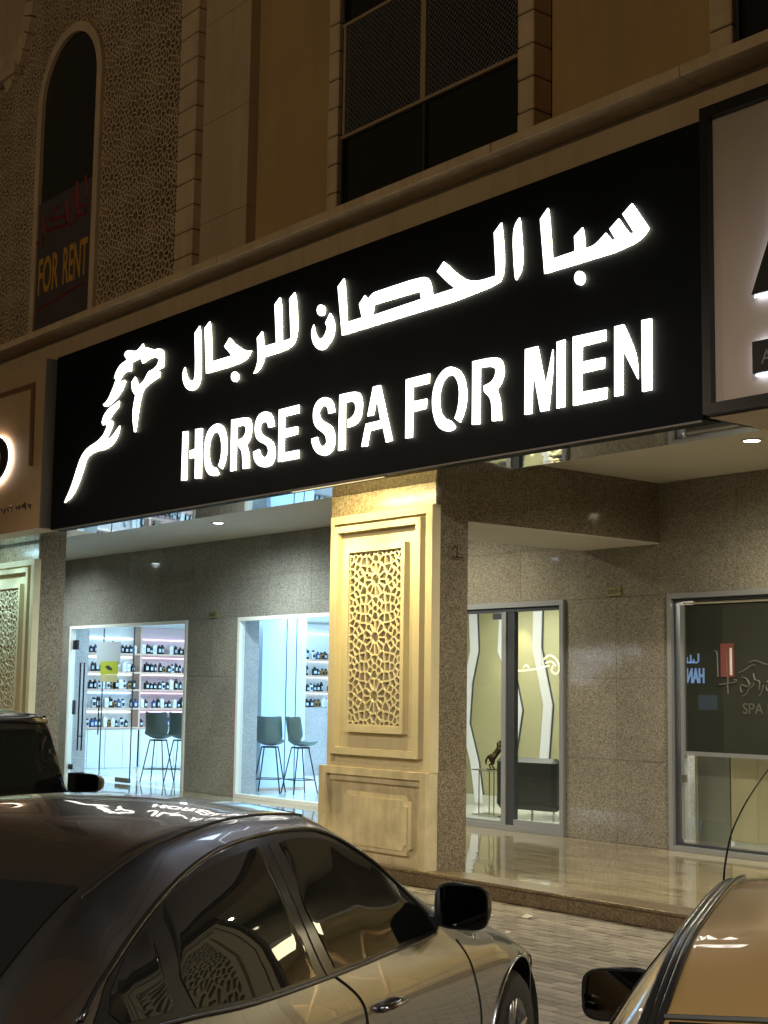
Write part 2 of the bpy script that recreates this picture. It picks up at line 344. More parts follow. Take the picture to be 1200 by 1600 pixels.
# ------------------------------------------------------------------ outlines in metres (x along the facade, z up; cars: x forward)
LATIN = [[[(-14.815,4.925),(-14.693,4.915),(-14.689,4.316),(-14.815,4.323)]],[[(-14.531,4.917),(-14.369,4.91),(-14.361,4.305),(-14.51,4.316),(-14.516,4.564),(-14.646,4.573),(-14.647,4.673),(-14.523,4.683)]],[[(-13.916,4.361),(-13.859,4.432),(-13.827,4.561),(-13.834,4.696),(-13.866,4.807),(-13.931,4.882),(-14.019,4.921),(-14.13,4.916),(-14.24,4.869),(-14.299,4.781),(-14.322,4.662),(-14.314,4.511),(-14.278,4.405),(-14.211,4.337),(-14.11,4.302),(-14.011,4.302),(-13.976,4.325),(-14.034,4.405),(-14.104,4.417),(-14.155,4.445),(-14.196,4.517),(-14.209,4.621),(-14.195,4.727),(-14.153,4.79),(-14.088,4.815),(-14.025,4.801),(-13.978,4.747),(-13.949,4.656),(-13.95,4.536),(-13.978,4.466),(-14.01,4.415)]],[[(-13.756,4.923),(-13.431,4.91),(-13.371,4.886),(-13.329,4.815),(-13.329,4.723),(-13.36,4.636),(-13.427,4.586),(-13.39,4.535),(-13.363,4.441),(-13.357,4.317),(-13.496,4.319),(-13.508,4.458),(-13.53,4.539),(-13.596,4.584),(-13.603,4.677),(-13.514,4.682),(-13.457,4.727),(-13.453,4.785),(-13.497,4.818),(-13.631,4.816),(-13.631,4.321),(-13.75,4.32)]],[[(-12.884,4.723),(-13.006,4.72),(-13.024,4.774),(-13.07,4.799),(-13.127,4.8),(-13.164,4.767),(-13.157,4.701),(-13.087,4.653),(-12.973,4.606),(-12.893,4.552),(-12.86,4.459),(-12.863,4.37),(-12.916,4.306),(-13.004,4.287),(-13.116,4.297),(-13.232,4.348),(-13.286,4.432),(-13.296,4.498),(-13.171,4.519),(-13.153,4.468),(-13.106,4.417),(-13.042,4.41),(-12.999,4.443),(-13.002,4.501),(-13.06,4.547),(-13.174,4.587),(-13.245,4.641),(-13.277,4.73),(-13.265,4.832),(-13.2,4.908),(-13.087,4.927),(-12.985,4.903),(-12.915,4.836)]],[[(-12.812,4.905),(-12.431,4.906),(-12.431,4.804),(-12.695,4.803),(-12.696,4.679),(-12.45,4.675),(-12.45,4.578),(-12.692,4.573),(-12.697,4.42),(-12.417,4.418),(-12.415,4.316),(-12.806,4.319)]],[[(-11.796,4.724),(-11.91,4.721),(-11.924,4.786),(-11.971,4.821),(-12.03,4.812),(-12.07,4.763),(-12.052,4.709),(-11.966,4.653),(-11.861,4.608),(-11.808,4.557),(-11.78,4.453),(-11.792,4.368),(-11.841,4.311),(-11.933,4.287),(-12.038,4.303),(-12.135,4.359),(-12.191,4.442),(-12.204,4.507),(-12.091,4.516),(-12.075,4.459),(-12.031,4.409),(-11.968,4.402),(-11.934,4.435),(-11.95,4.5),(-12.015,4.546),(-12.111,4.597),(-12.171,4.668),(-12.187,4.773),(-12.152,4.864),(-12.069,4.915),(-11.964,4.921),(-11.869,4.886),(-11.809,4.808)]],[[(-11.726,4.906),(-11.445,4.903),(-11.365,4.86),(-11.333,4.775),(-11.336,4.666),(-11.377,4.579),(-11.455,4.541),(-11.584,4.531),(-11.583,4.626),(-11.507,4.64),(-11.459,4.683),(-11.451,4.743),(-11.481,4.785),(-11.542,4.8),(-11.616,4.794),(-11.608,4.311),(-11.733,4.313)]],[[(-11.172,4.903),(-11.052,4.903),(-10.847,4.312),(-10.953,4.301),(-11.005,4.457),(-11.209,4.451),(-11.244,4.301),(-11.35,4.308),(-11.279,4.544),(-11.049,4.547),(-11.111,4.779),(-11.155,4.604),(-11.261,4.604)]],[[(-10.661,4.895),(-10.301,4.899),(-10.308,4.792),(-10.544,4.792),(-10.545,4.663),(-10.337,4.661),(-10.348,4.555),(-10.546,4.55),(-10.547,4.303),(-10.659,4.305)]],[[(-9.865,4.351),(-9.793,4.46),(-9.766,4.606),(-9.797,4.76),(-9.871,4.86),(-9.984,4.917),(-10.097,4.91),(-10.21,4.826),(-10.266,4.707),(-10.271,4.554),(-10.223,4.406),(-10.145,4.327),(-10.032,4.287),(-9.95,4.299),(-9.92,4.328),(-9.996,4.406),(-10.064,4.423),(-10.129,4.482),(-10.157,4.588),(-10.144,4.714),(-10.095,4.795),(-10.02,4.827),(-9.956,4.811),(-9.9,4.739),(-9.883,4.623),(-9.904,4.488),(-9.951,4.407)]],[[(-9.707,4.913),(-9.369,4.905),(-9.292,4.838),(-9.271,4.725),(-9.315,4.635),(-9.367,4.589),(-9.325,4.503),(-9.306,4.299),(-9.441,4.308),(-9.446,4.46),(-9.471,4.537),(-9.553,4.593),(-9.554,4.66),(-9.455,4.676),(-9.403,4.722),(-9.396,4.782),(-9.456,4.816),(-9.591,4.822),(-9.593,4.304),(-9.708,4.31)]],[[(-9.02,4.905),(-8.855,4.906),(-8.763,4.537),(-8.673,4.85),(-8.66,4.719),(-8.721,4.308),(-8.827,4.307),(-8.92,4.715),(-8.926,4.306),(-9.025,4.308)]],[[(-8.632,4.902),(-8.524,4.906),(-8.531,4.309),(-8.635,4.307)]],[[(-8.442,4.912),(-8.054,4.904),(-8.056,4.801),(-8.324,4.797),(-8.328,4.678),(-8.071,4.674),(-8.076,4.568),(-8.33,4.567),(-8.33,4.42),(-8.042,4.414),(-8.052,4.307),(-8.44,4.303)]],[[(-7.971,4.912),(-7.861,4.912),(-7.713,4.621),(-7.712,4.413),(-7.873,4.688),(-7.872,4.314),(-7.975,4.313)]],[[(-7.679,4.91),(-7.564,4.906),(-7.566,4.307),(-7.677,4.307)]]]
ARABIC = [[[(-8.837,6.039),(-8.732,6.127),(-8.715,6.082),(-8.673,5.65),(-8.417,5.657),(-8.425,5.785),(-8.318,5.849),(-8.302,5.798),(-8.287,5.654),(-8.185,5.653),(-8.054,5.735),(-7.986,5.651),(-7.961,5.654),(-8.024,5.751),(-7.91,5.823),(-7.792,5.659),(-7.758,5.66),(-7.88,5.844),(-7.763,5.916),(-7.577,5.65),(-7.71,5.528),(-8.781,5.524)]],[[(-8.288,5.388),(-8.293,5.363),(-8.308,5.344),(-8.33,5.333),(-8.356,5.334),(-8.382,5.344),(-8.404,5.364),(-8.419,5.39),(-8.424,5.417),(-8.418,5.443),(-8.404,5.462),(-8.381,5.472),(-8.355,5.471),(-8.329,5.46),(-8.307,5.441),(-8.293,5.415)]],[[(-9.192,6.04),(-9.087,6.131),(-9.07,6.067),(-9.03,5.639),(-9.133,5.541),(-9.156,5.573)]],[[(-9.429,6.06),(-9.322,6.142),(-9.303,6.035),(-9.266,5.66),(-9.38,5.52),(-11.704,5.511),(-11.792,6.053),(-11.681,6.128),(-11.654,6.043),(-11.61,5.648),(-11.376,5.649),(-11.426,5.794),(-11.323,5.875),(-11.278,5.814),(-11.215,5.863),(-11.138,5.872),(-10.423,5.873),(-10.331,5.833),(-10.29,5.751),(-10.269,5.653),(-9.966,5.653),(-10.093,5.749),(-10.222,5.867),(-10.115,5.952),(-10.007,5.862),(-9.91,5.782),(-9.815,5.715),(-9.702,5.671),(-9.59,5.654),(-9.399,5.655)],[(-11.169,5.73),(-10.465,5.722),(-10.446,5.65),(-11.19,5.636)]],[[(-12.197,5.741),(-12.173,5.659),(-12.134,5.587),(-12.08,5.551),(-12.017,5.565),(-11.976,5.622),(-11.967,5.659),(-12.0,5.704),(-11.913,5.809),(-11.844,5.725),(-11.816,5.618),(-11.848,5.522),(-11.919,5.458),(-11.991,5.42),(-12.064,5.417),(-12.151,5.461),(-12.218,5.537),(-12.247,5.634),(-12.23,5.695)]],[[(-11.994,5.841),(-11.999,5.816),(-12.015,5.797),(-12.04,5.787),(-12.07,5.788),(-12.101,5.799),(-12.127,5.819),(-12.145,5.845),(-12.152,5.873),(-12.147,5.898),(-12.13,5.917),(-12.105,5.927),(-12.075,5.926),(-12.045,5.915),(-12.018,5.895),(-12.001,5.869)]],[[(-13.278,5.779),(-13.168,5.845),(-13.124,5.662),(-12.898,5.661),(-12.945,6.097),(-12.835,6.166),(-12.794,6.028),(-12.772,5.655),(-12.62,5.659),(-12.665,6.105),(-12.559,6.164),(-12.516,6.049),(-12.476,5.671),(-12.593,5.529),(-13.113,5.527),(-13.144,5.46),(-13.21,5.399),(-13.301,5.37),(-13.336,5.377),(-13.281,5.437),(-13.25,5.511),(-13.254,5.617)]],[[(-14.392,6.105),(-14.273,6.169),(-14.233,6.037),(-14.208,5.673),(-13.788,5.669),(-13.954,5.8),(-13.836,5.892),(-13.735,5.809),(-13.587,5.722),(-13.466,5.67),(-13.365,5.656),(-13.483,5.53),(-14.328,5.537)]],[[(-13.619,5.393),(-13.624,5.368),(-13.641,5.349),(-13.668,5.339),(-13.7,5.339),(-13.732,5.349),(-13.761,5.368),(-13.78,5.393),(-13.788,5.42),(-13.783,5.445),(-13.765,5.464),(-13.738,5.474),(-13.706,5.474),(-13.674,5.463),(-13.646,5.444),(-13.626,5.419)]],[[(-14.806,5.715),(-14.783,5.643),(-14.73,5.557),(-14.662,5.511),(-14.597,5.515),(-14.57,5.594),(-14.611,6.086),(-14.496,6.16),(-14.464,6.052),(-14.429,5.53),(-14.463,5.438),(-14.55,5.382),(-14.668,5.383),(-14.776,5.438),(-14.848,5.527),(-14.868,5.643)]]]
HORSE = [[[(-15.845,6.184),(-15.813,6.121),(-15.714,6.11),(-15.572,6.05),(-15.435,6.05),(-15.338,6.008),(-15.311,5.934),(-15.306,5.849),(-15.323,5.782),(-15.449,5.77),(-15.388,5.736),(-15.41,5.67),(-15.545,5.649),(-15.763,5.599),(-15.841,5.511),(-15.898,5.32),(-15.95,5.057),(-15.992,5.062),(-16.047,5.227),(-16.052,5.37),(-15.998,5.534),(-16.088,5.606),(-16.111,5.725),(-16.016,5.789),(-15.969,5.731),(-15.913,5.658),(-15.797,5.689),(-15.68,5.805),(-15.596,5.799),(-15.475,5.835),(-15.439,5.899),(-15.509,5.937),(-15.62,5.952),(-15.84,5.911),(-15.888,5.99),(-16.015,5.983),(-16.115,5.971),(-16.121,5.856),(-16.297,5.885),(-16.436,5.776),(-16.275,5.787),(-16.258,5.748),(-16.365,5.619),(-16.595,5.521),(-16.727,5.489),(-16.82,5.51),(-16.853,5.544),(-16.72,5.584),(-16.582,5.74),(-16.514,5.832),(-16.574,5.834),(-16.536,5.924),(-16.424,6.008),(-16.25,6.037),(-16.328,6.109),(-16.288,6.161),(-16.171,6.155),(-15.995,6.102)]],[[(-16.403,5.537),(-16.411,5.451),(-16.554,5.384),(-16.639,5.322),(-16.561,5.282),(-16.57,5.196),(-16.738,5.049),(-16.562,5.092),(-16.449,5.165),(-16.364,5.212),(-16.385,5.099),(-16.495,4.997),(-16.669,4.931),(-16.942,4.934),(-17.127,4.919),(-17.248,4.866),(-17.331,4.726),(-17.472,4.515),(-17.654,4.382),(-17.846,4.332),(-17.832,4.369),(-17.667,4.535),(-17.525,4.762),(-17.412,4.93),(-17.23,5.028),(-16.954,5.076),(-16.806,5.138),(-16.722,5.231),(-16.741,5.27),(-16.831,5.26),(-16.865,5.309),(-16.812,5.405),(-16.681,5.475),(-16.534,5.505)]]]
SCRIPT = [[(-9.956,2.254),(-9.878,2.276),(-9.822,2.267),(-9.718,2.235),(-9.683,2.241)],[(-10.08,2.146),(-10.0,2.178),(-9.928,2.219),(-9.872,2.23)],[(-10.426,2.387),(-10.386,2.374),(-10.377,2.238),(-10.372,2.102)],[(-10.249,2.379),(-10.245,2.238),(-10.237,2.061),(-10.241,2.003),(-10.236,1.915)],[(-10.359,2.014),(-10.307,2.02),(-10.139,2.044),(-10.124,2.068),(-10.16,2.07)],[(-10.052,2.097),(-9.995,2.085),(-9.953,2.034),(-9.95,2.005),(-9.997,1.999),(-10.061,2.016),(-10.065,1.957),(-10.034,1.932)],[(-9.954,1.982),(-9.984,1.923),(-10.041,1.894)],[(-9.895,2.143),(-9.875,2.074),(-9.819,2.057),(-9.813,2.006),(-9.821,1.965)],[(-9.764,2.012),(-9.787,1.937),(-9.822,1.897)],[(-9.886,2.034),(-9.912,1.999),(-9.954,1.976)],[(-9.722,2.04),(-9.694,2.069),(-9.666,2.058),(-9.66,2.029),(-9.723,2.012),(-9.717,1.961),(-9.669,1.95)]]
ZIGZAG = [[(-17.114,3.368),(-17.06,2.537),(-17.205,2.025),(-17.258,1.402),(-17.043,0.814),(-16.919,0.192)],[(-16.378,3.289),(-16.431,2.52),(-16.215,2.137),(-16.073,1.626),(-16.209,0.967),(-16.261,0.275)],[(-15.646,3.31),(-15.664,2.559),(-15.434,1.714),(-15.513,0.931),(-15.565,0.321)]]
CHANDELIER = [[(-15.468,2.218),(-15.201,2.209),(-14.876,2.235),(-14.646,2.28)],[(-14.748,2.371),(-14.646,2.424),(-14.545,2.396),(-14.47,2.324),(-14.445,2.225),(-14.52,2.163),(-14.595,2.208),(-14.57,2.28)],[(-14.709,2.316),(-14.595,2.334),(-14.52,2.279)],[(-15.428,2.283),(-15.387,2.218),(-15.4,2.163)],[(-15.162,2.254),(-15.11,2.291),(-15.057,2.254)]]
RENT = [[(-18.873,8.93),(-18.952,9.077),(-18.794,8.769),(-18.814,8.617),(-18.973,8.563)],[(-18.753,8.665),(-18.494,8.646),(-18.504,8.772),(-18.7,8.807),(-18.737,8.676),(-18.798,9.193)],[(-19.765,8.692),(-19.111,8.628),(-19.107,8.769),(-19.638,8.822),(-19.48,8.976),(-19.375,8.949)],[(-19.893,8.935),(-19.832,8.66),(-19.921,8.487),(-20.071,8.571)],[(-19.11,8.992),(-19.046,8.644)],[(-18.542,9.217),(-18.465,8.87)]]
TRIM = [(-20.459,6.099),(-19.782,6.104),(-18.609,6.095),(-18.583,4.913),(-18.675,4.923),(-18.704,6.023),(-19.774,6.036),(-20.451,6.03)]
SMALL = [[(-19.575,4.39),(-19.521,4.358),(-19.538,4.397)],[(-19.458,4.353),(-19.399,4.39),(-19.455,4.325)],[(-19.332,4.4),(-19.317,4.34)],[(-19.178,4.405),(-19.253,4.409),(-19.243,4.382),(-19.193,4.369),(-19.203,4.346),(-19.246,4.35)],[(-19.055,4.392),(-19.039,4.356),(-18.93,4.354),(-18.933,4.386),(-18.993,4.381)],[(-18.85,4.394),(-18.859,4.364),(-18.751,4.359),(-18.757,4.412),(-18.815,4.402),(-18.736,4.324)],[(-18.649,4.397),(-18.657,4.361),(-18.594,4.324),(-18.582,4.381),(-18.637,4.396)]]
RINGC = (-19.84,5.12,.36)
SEDAN_D = {'x0': -3.4,'x1': 1.12,'shoulder': 0.8,'w': [(-3.4,0.7),(-3.3,0.8),(-3.0,0.875),(-2.4,0.905),(-1.2,0.91),(-0.2,0.905),(0.35,0.895),(0.7,0.84),(0.95,0.74),(1.12,0.58)],'zl': [(-3.4,0.4),(-3.2,0.24),(-3.0,0.2),(0,0.19),(0.8,0.22),(1.12,0.36)],'zb': [(-3.4,0.8),(-3.2,0.93),(-2.6,0.985),(-1.4,0.955),(-0.5,0.925),(0.1,0.875),(0.5,0.79),(0.9,0.68),(1.12,0.54)],'yb': [(-3.4,0.62),(-3.2,0.74),(-2.6,0.82),(-1.4,0.855),(-0.5,0.85),(0.1,0.8),(0.5,0.74),(0.9,0.62),(1.12,0.48)],'zr': [(-3.4,0.84),(-3.2,1.0),(-3.0,1.13),(-2.6,1.31),(-2.2,1.405),(-1.7,1.435),(-1.25,1.415),(-0.9,1.29),(-0.5,1.06),(-0.3,0.975),(0.1,0.905),(0.5,0.825),(0.9,0.7),(1.12,0.56)],'yr': [(-3.4,0.56),(-3.2,0.66),(-3.0,0.64),(-2.5,0.59),(-1.8,0.6),(-1.2,0.6),(-0.8,0.68),(-0.4,0.76),(0.1,0.71),(0.5,0.64),(0.9,0.52),(1.12,0.4)],'zc': [(-3.4,0.87),(-3.3,1.02),(-3.05,1.1),(-2.85,1.22),(-2.55,1.37),(-2.2,1.465),(-1.7,1.505),(-1.25,1.475),(-1.0,1.4),(-0.5,1.18),(-0.2,1.05),(0.1,0.98),(0.5,0.9),(0.9,0.76),(1.12,0.59)]}
GOLD_D = {'x0': -3.6,'x1': 0.95,'shoulder': 0.78,'w': [(-3.6,0.71),(-3.4,0.82),(-3.0,0.87),(-2.4,0.89),(-1.2,0.895),(-0.2,0.89),(0.35,0.875),(0.7,0.82),(0.95,0.63)],'zl': [(-3.6,0.38),(-3.4,0.24),(-3.0,0.2),(0,0.19),(0.6,0.22),(0.95,0.34)],'zb': [(-3.6,0.74),(-3.4,0.88),(-2.6,0.94),(-1.4,0.93),(-0.5,0.9),(0.1,0.86),(0.6,0.76),(0.95,0.56)],'yb': [(-3.6,0.65),(-3.4,0.77),(-2.6,0.83),(-1.4,0.86),(-0.5,0.85),(0.1,0.81),(0.6,0.73),(0.95,0.55)],'zr': [(-3.6,0.78),(-3.2,0.97),(-3.0,1.03),(-2.75,1.17),(-2.45,1.34),(-2.1,1.405),(-1.5,1.42),(-1.1,1.395),(-0.85,1.29),(-0.45,1.02),(-0.25,0.95),(0.1,0.9),(0.6,0.8),(0.95,0.6)],'yr': [(-3.6,0.565),(-3.2,0.685),(-2.9,0.665),(-2.45,0.6),(-1.8,0.59),(-1.2,0.585),(-0.8,0.645),(-0.4,0.725),(0.1,0.705),(0.6,0.605),(0.95,0.445)],'zc': [(-3.6,0.8),(-3.4,0.98),(-3.05,1.03),(-2.75,1.21),(-2.5,1.37),(-2.1,1.455),(-1.5,1.475),(-1.1,1.45),(-0.85,1.36),(-0.4,1.1),(-0.1,0.98),(0.1,0.95),(0.6,0.86),(0.95,0.64)]}
SUV_D = {'x0': -3.5,'x1': 0.6,'shoulder': 1.0,'bulge': 0.0,'tyre': 0.38,'w': [(-3.5,0.8),(-3.4,0.84),(0,0.84),(0.5,0.82),(0.6,0.76)],'zl': [(-3.5,0.5),(-3.3,0.45),(0.6,0.45)],'zb': [(-3.5,1.12),(-0.6,1.08),(0.0,1.01),(0.55,0.98),(0.6,0.9)],'yb': [(-3.5,0.78),(0.5,0.78),(0.6,0.7)],'zr': [(-3.5,1.5),(-3.46,1.655),(-0.8,1.655),(-0.58,1.14),(-0.46,1.05),(0.5,1.01),(0.6,0.92)],'yr': [(-3.5,0.7),(-1,0.7),(-0.8,0.68),(-0.58,0.74),(0.5,0.72),(0.6,0.62)],'zc': [(-3.5,1.53),(-3.46,1.73),(-2,1.75),(-0.95,1.735),(-0.8,1.7),(-0.58,1.16),(-0.46,1.07),(0.5,1.03),(0.6,0.92)]}
SPOSE = (-5.47,3.97,0.483,0.015)
GPOSE_ = (-2.61,4.476,.56,0.0)
ANT = [(0.1,0.745,0.93),(0.1,0.73,1.24),(0.1,0.722,1.327),(0.1,0.699,1.427),(0.1,0.658,1.516),(0.1,0.609,1.595),(0.1,0.569,1.651),(0.1,0.547,1.682),(0.1,0.492,1.763)]
LIT = (-9.09,8.93,0.0)

# ------------------------------------------------------------------ ground
FLZ = 0.155
g = struct(mesh('ground', [(-120,-80,-.02),(80,-80,-.02),(80,120,-.02),(-120,120,-.02)], [(0,1,2,3)], M['asphalt']))
pv = struct(box('pavement', M['joint'], None, -34, 6, 2.6, 9.383, -.019, -.006))
# block paving, laid in running bond along the step
rnd = random.Random(3)
bmesh_v = {}
brick_me = []
for k in range(4):
    b = MB().box(-.0955, .0955, -.0450, .0450, -.03, 0, .004); o = b.build('paving_brick', M['paver'], None); brick_me.append(o.data); bpy.data.objects.remove(o)
cells = []
for j in range(0, 68):
    y = 9.33-j*.1
    if y < 2.65: break
    for i in range(0, 170):
        x = -33.9+i*.2+(.1 if j % 2 else 0)
        if x > 5.8: break
        cells.append((x, y))
camv = Vector((0, 0, 1.9))
def px_of(p):
    q = Vector(p)-camv; d = q.dot(f_)
    if d <= .1: return None
    return 600+2272.75*q.dot(r_)/d, 800-2272.75*q.dot(u_)/d
def in_gap(p):
    q = px_of(p)
    if q is None: return False
    x, y = q
    return 690 < x < 1075 and 1390 < y < 1625 and x > 690+(y-1390)*.72 and x < 1075-(y-1440)*.62
vis = sorted([c for c in cells if in_gap((c[0], c[1], 0))], key=lambda c: (Vector((c[0], c[1], 0))-camv).length)
near = set(vis[:300])
rest = MB()
for (x, y) in cells:
    dz = rnd.uniform(-.003, .002); rz = rnd.uniform(-.012, .012)
    if (x, y) in near:
        o = bpy.data.objects.new('brick', brick_me[rnd.randrange(4)]); link(o, pv); o.location = (x, y, dz); o.rotation_euler = (rnd.uniform(-.006,.006), rnd.uniform(-.006,.006), rz)
    elif -16 < x < -2 and y > 3.5:
        c, s = math.cos(rz), math.sin(rz)
        q = [(-.0955,-.0450),(.0955,-.0450),(.0955,.0450),(-.0955,.0450)]
        t = [(x+a*c*.985-b_*s, y+a*s+b_*c*.97, dz) for a, b_ in q]; w = [(x+a*c-b_*s, y+a*s+b_*c, dz-.02) for a, b_ in q]
        rest.add(t+w, [(0,1,2,3),(0,4,5,1),(1,5,6,2),(2,6,7,3),(3,7,4,0)])
o = rest.build('brick_field', M['paver'], pv); stuff(o)
far = struct(mesh('parking_paving', [(-34,2.6,-.004),(-16.1,2.6,-.004),(-16.1,9.38,-.004),(-34,9.38,-.004)], [(0,1,2,3)], M['paver']))
far = struct(mesh('parking_paving', [(-1.9,2.6,-.004),(6,2.6,-.004),(6,9.38,-.004),(-1.9,9.38,-.004)], [(0,1,2,3)], M['paver']))

# ------------------------------------------------------------------ raised porch with its granite step
porch = struct(bpy.data.objects.new('porch', None)); COL.objects.link(porch)
box('floor_bed', M['joint'], porch, -33, 6, 9.42, 13.14, 0, FLZ-.014)
for k in range(16):
    x0 = -33+k*2.4
    box('step_riser', M['riser'], porch, x0+.0015, x0+2.4-.0015, 9.40, 9.42, 0, FLZ-.03)
    box('step_nosing', M['riser'], porch, x0+.0015, x0+2.4-.0015, 9.378, 9.72, FLZ-.029, FLZ, .004)
for i in range(26):
    for j in range(3):
        x0 = -33+i*1.5; y0 = 9.722+j*1.14
        box('floor_tile', M['floor'], porch, x0+.001, x0+1.499, y0+.001, min(y0+1.139, 13.13), FLZ-.013, FLZ-.001)

# ------------------------------------------------------------------ the building
B = thing('commercial_building', 'beige stone-clad commercial building with granite ground floor and pierced stone screens above', 'building', (0, 0, 0))
def part(name, mat, *a, **k): return box(name, mat, B, *a, **k)
# --- columns with their cream panelled pilasters
def ring(name, mat, parent, x0, x1, z0, z1, hx0, hx1, hz0, hz1, y0, y1, label=None):
    return MB().prism([[(x0,z0),(x1,z0),(x1,z1),(x0,z1)], [(hx0,hz0),(hx0,hz1),(hx1,hz1),(hx1,hz0)]], XZ, y0, y1).build(name, mat, parent, label=label)
def kite(cx, cz, ang, ra, rb, rm, hw, blunt=0.0):
    c, s = math.cos(ang), math.sin(ang)
    P = []
    if blunt: P += [(ra, -blunt), (ra, blunt)]
    else: P += [(ra, 0)]
    P += [(rm, hw), (rb, 0), (rm, -hw)]
    return [(cx+r*c-h*s, cz+r*s+h*c) for r, h in P]
def cell_poly(i, seeds, P, off):
    px_, pz_ = seeds[i]
    for j, (qx, qz) in enumerate(seeds):
        if i == j: continue
        dx_, dz_ = qx-px_, qz-pz_; d = math.hypot(dx_, dz_)
        if d > .40: continue
        nx_, nz_ = dx_/d, dz_/d; lim = d/2-off
        Q = []
        for k in range(len(P)):
            a_, b_ = P[k-1], P[k]
            da = (a_[0]-px_)*nx_+(a_[1]-pz_)*nz_-lim; db = (b_[0]-px_)*nx_+(b_[1]-pz_)*nz_-lim
            if da*db < 0: t = da/(da-db); Q.append((a_[0]+(b_[0]-a_[0])*t, a_[1]+(b_[1]-a_[1])*t))
            if db <= 0: Q.append(b_)
        P = Q
        if len(P) < 3: return []
    C_ = [P[0]]
    for p in P[1:]:
        if math.hypot(p[0]-C_[-1][0], p[1]-C_[-1][1]) > .0015: C_.append(p)
    if len(C_) > 2 and math.hypot(C_[0][0]-C_[-1][0], C_[0][1]-C_[-1][1]) < .0015: C_.pop()
    return C_ if len(C_) > 2 else []
def screen_bars(mb, seeds, idx, rect, bar, y0, y1):
    """the stone bars round each opening of the screen, with the depth of the cut"""
    x0, x1, z0, z1 = rect
    for i in idx:
        O = cell_poly(i, seeds, [(x0,z0),(x1,z0),(x1,z1),(x0,z1)], 0)
        if not O: continue
        b2 = bar/2
        I = cell_poly(i, seeds, [(x0+b2,z0+b2),(x1-b2,z0+b2),(x1-b2,z1-b2),(x0+b2,z1-b2)], b2)
        loops = [O, I[::-1]] if I else [O]
        ls = [[Vector((p[0], p[1], 0)) for p in l] for l in loops]; flat = [(p.x, y0, p.y) for l in ls for p in l]
        mb.add(flat, tessellate_polygon(ls))
        if I:
            n = len(I); v = [(p[0], y0, p[1]) for p in I]+[(p[0], y1, p[1]) for p in I]
            mb.add(v, [(k, (k+1) % n, (k+1) % n+n, k+n) for k in range(n)])
def ring_pts(r, off, n=12): return [(r*math.cos(off+2*math.pi*k/n), r*math.sin(off+2*math.pi*k/n)) for k in range(n)]
def sym(pts): return sorted({(sx*a, sz*b) for a, b in pts for sx in (-1, 1) for sz in (-1, 1)})
def panel_seeds():
    S = []
    for j in range(-1, 4):
        cz = 1.535+.6055*(j+.5); cx = -12.327+.4385
        c = [(0, 0)]+ring_pts(.126, math.pi/12)+ring_pts(.234, 0)+ring_pts(.278, math.pi/12)
        c += sym([(.325,.045),(.322,.135),(.295,.220),(.378,.0),(.395,.085),(.375,.165),(.345,.245),(.415,.225)])
        c += [(a, .30275) for a in (0, -.13, .13, -.215, .215, -.295, .295, -.385, .385)]
        S += [(cx+a, cz+b) for a, b in c]
    return S
PANEL = MB()
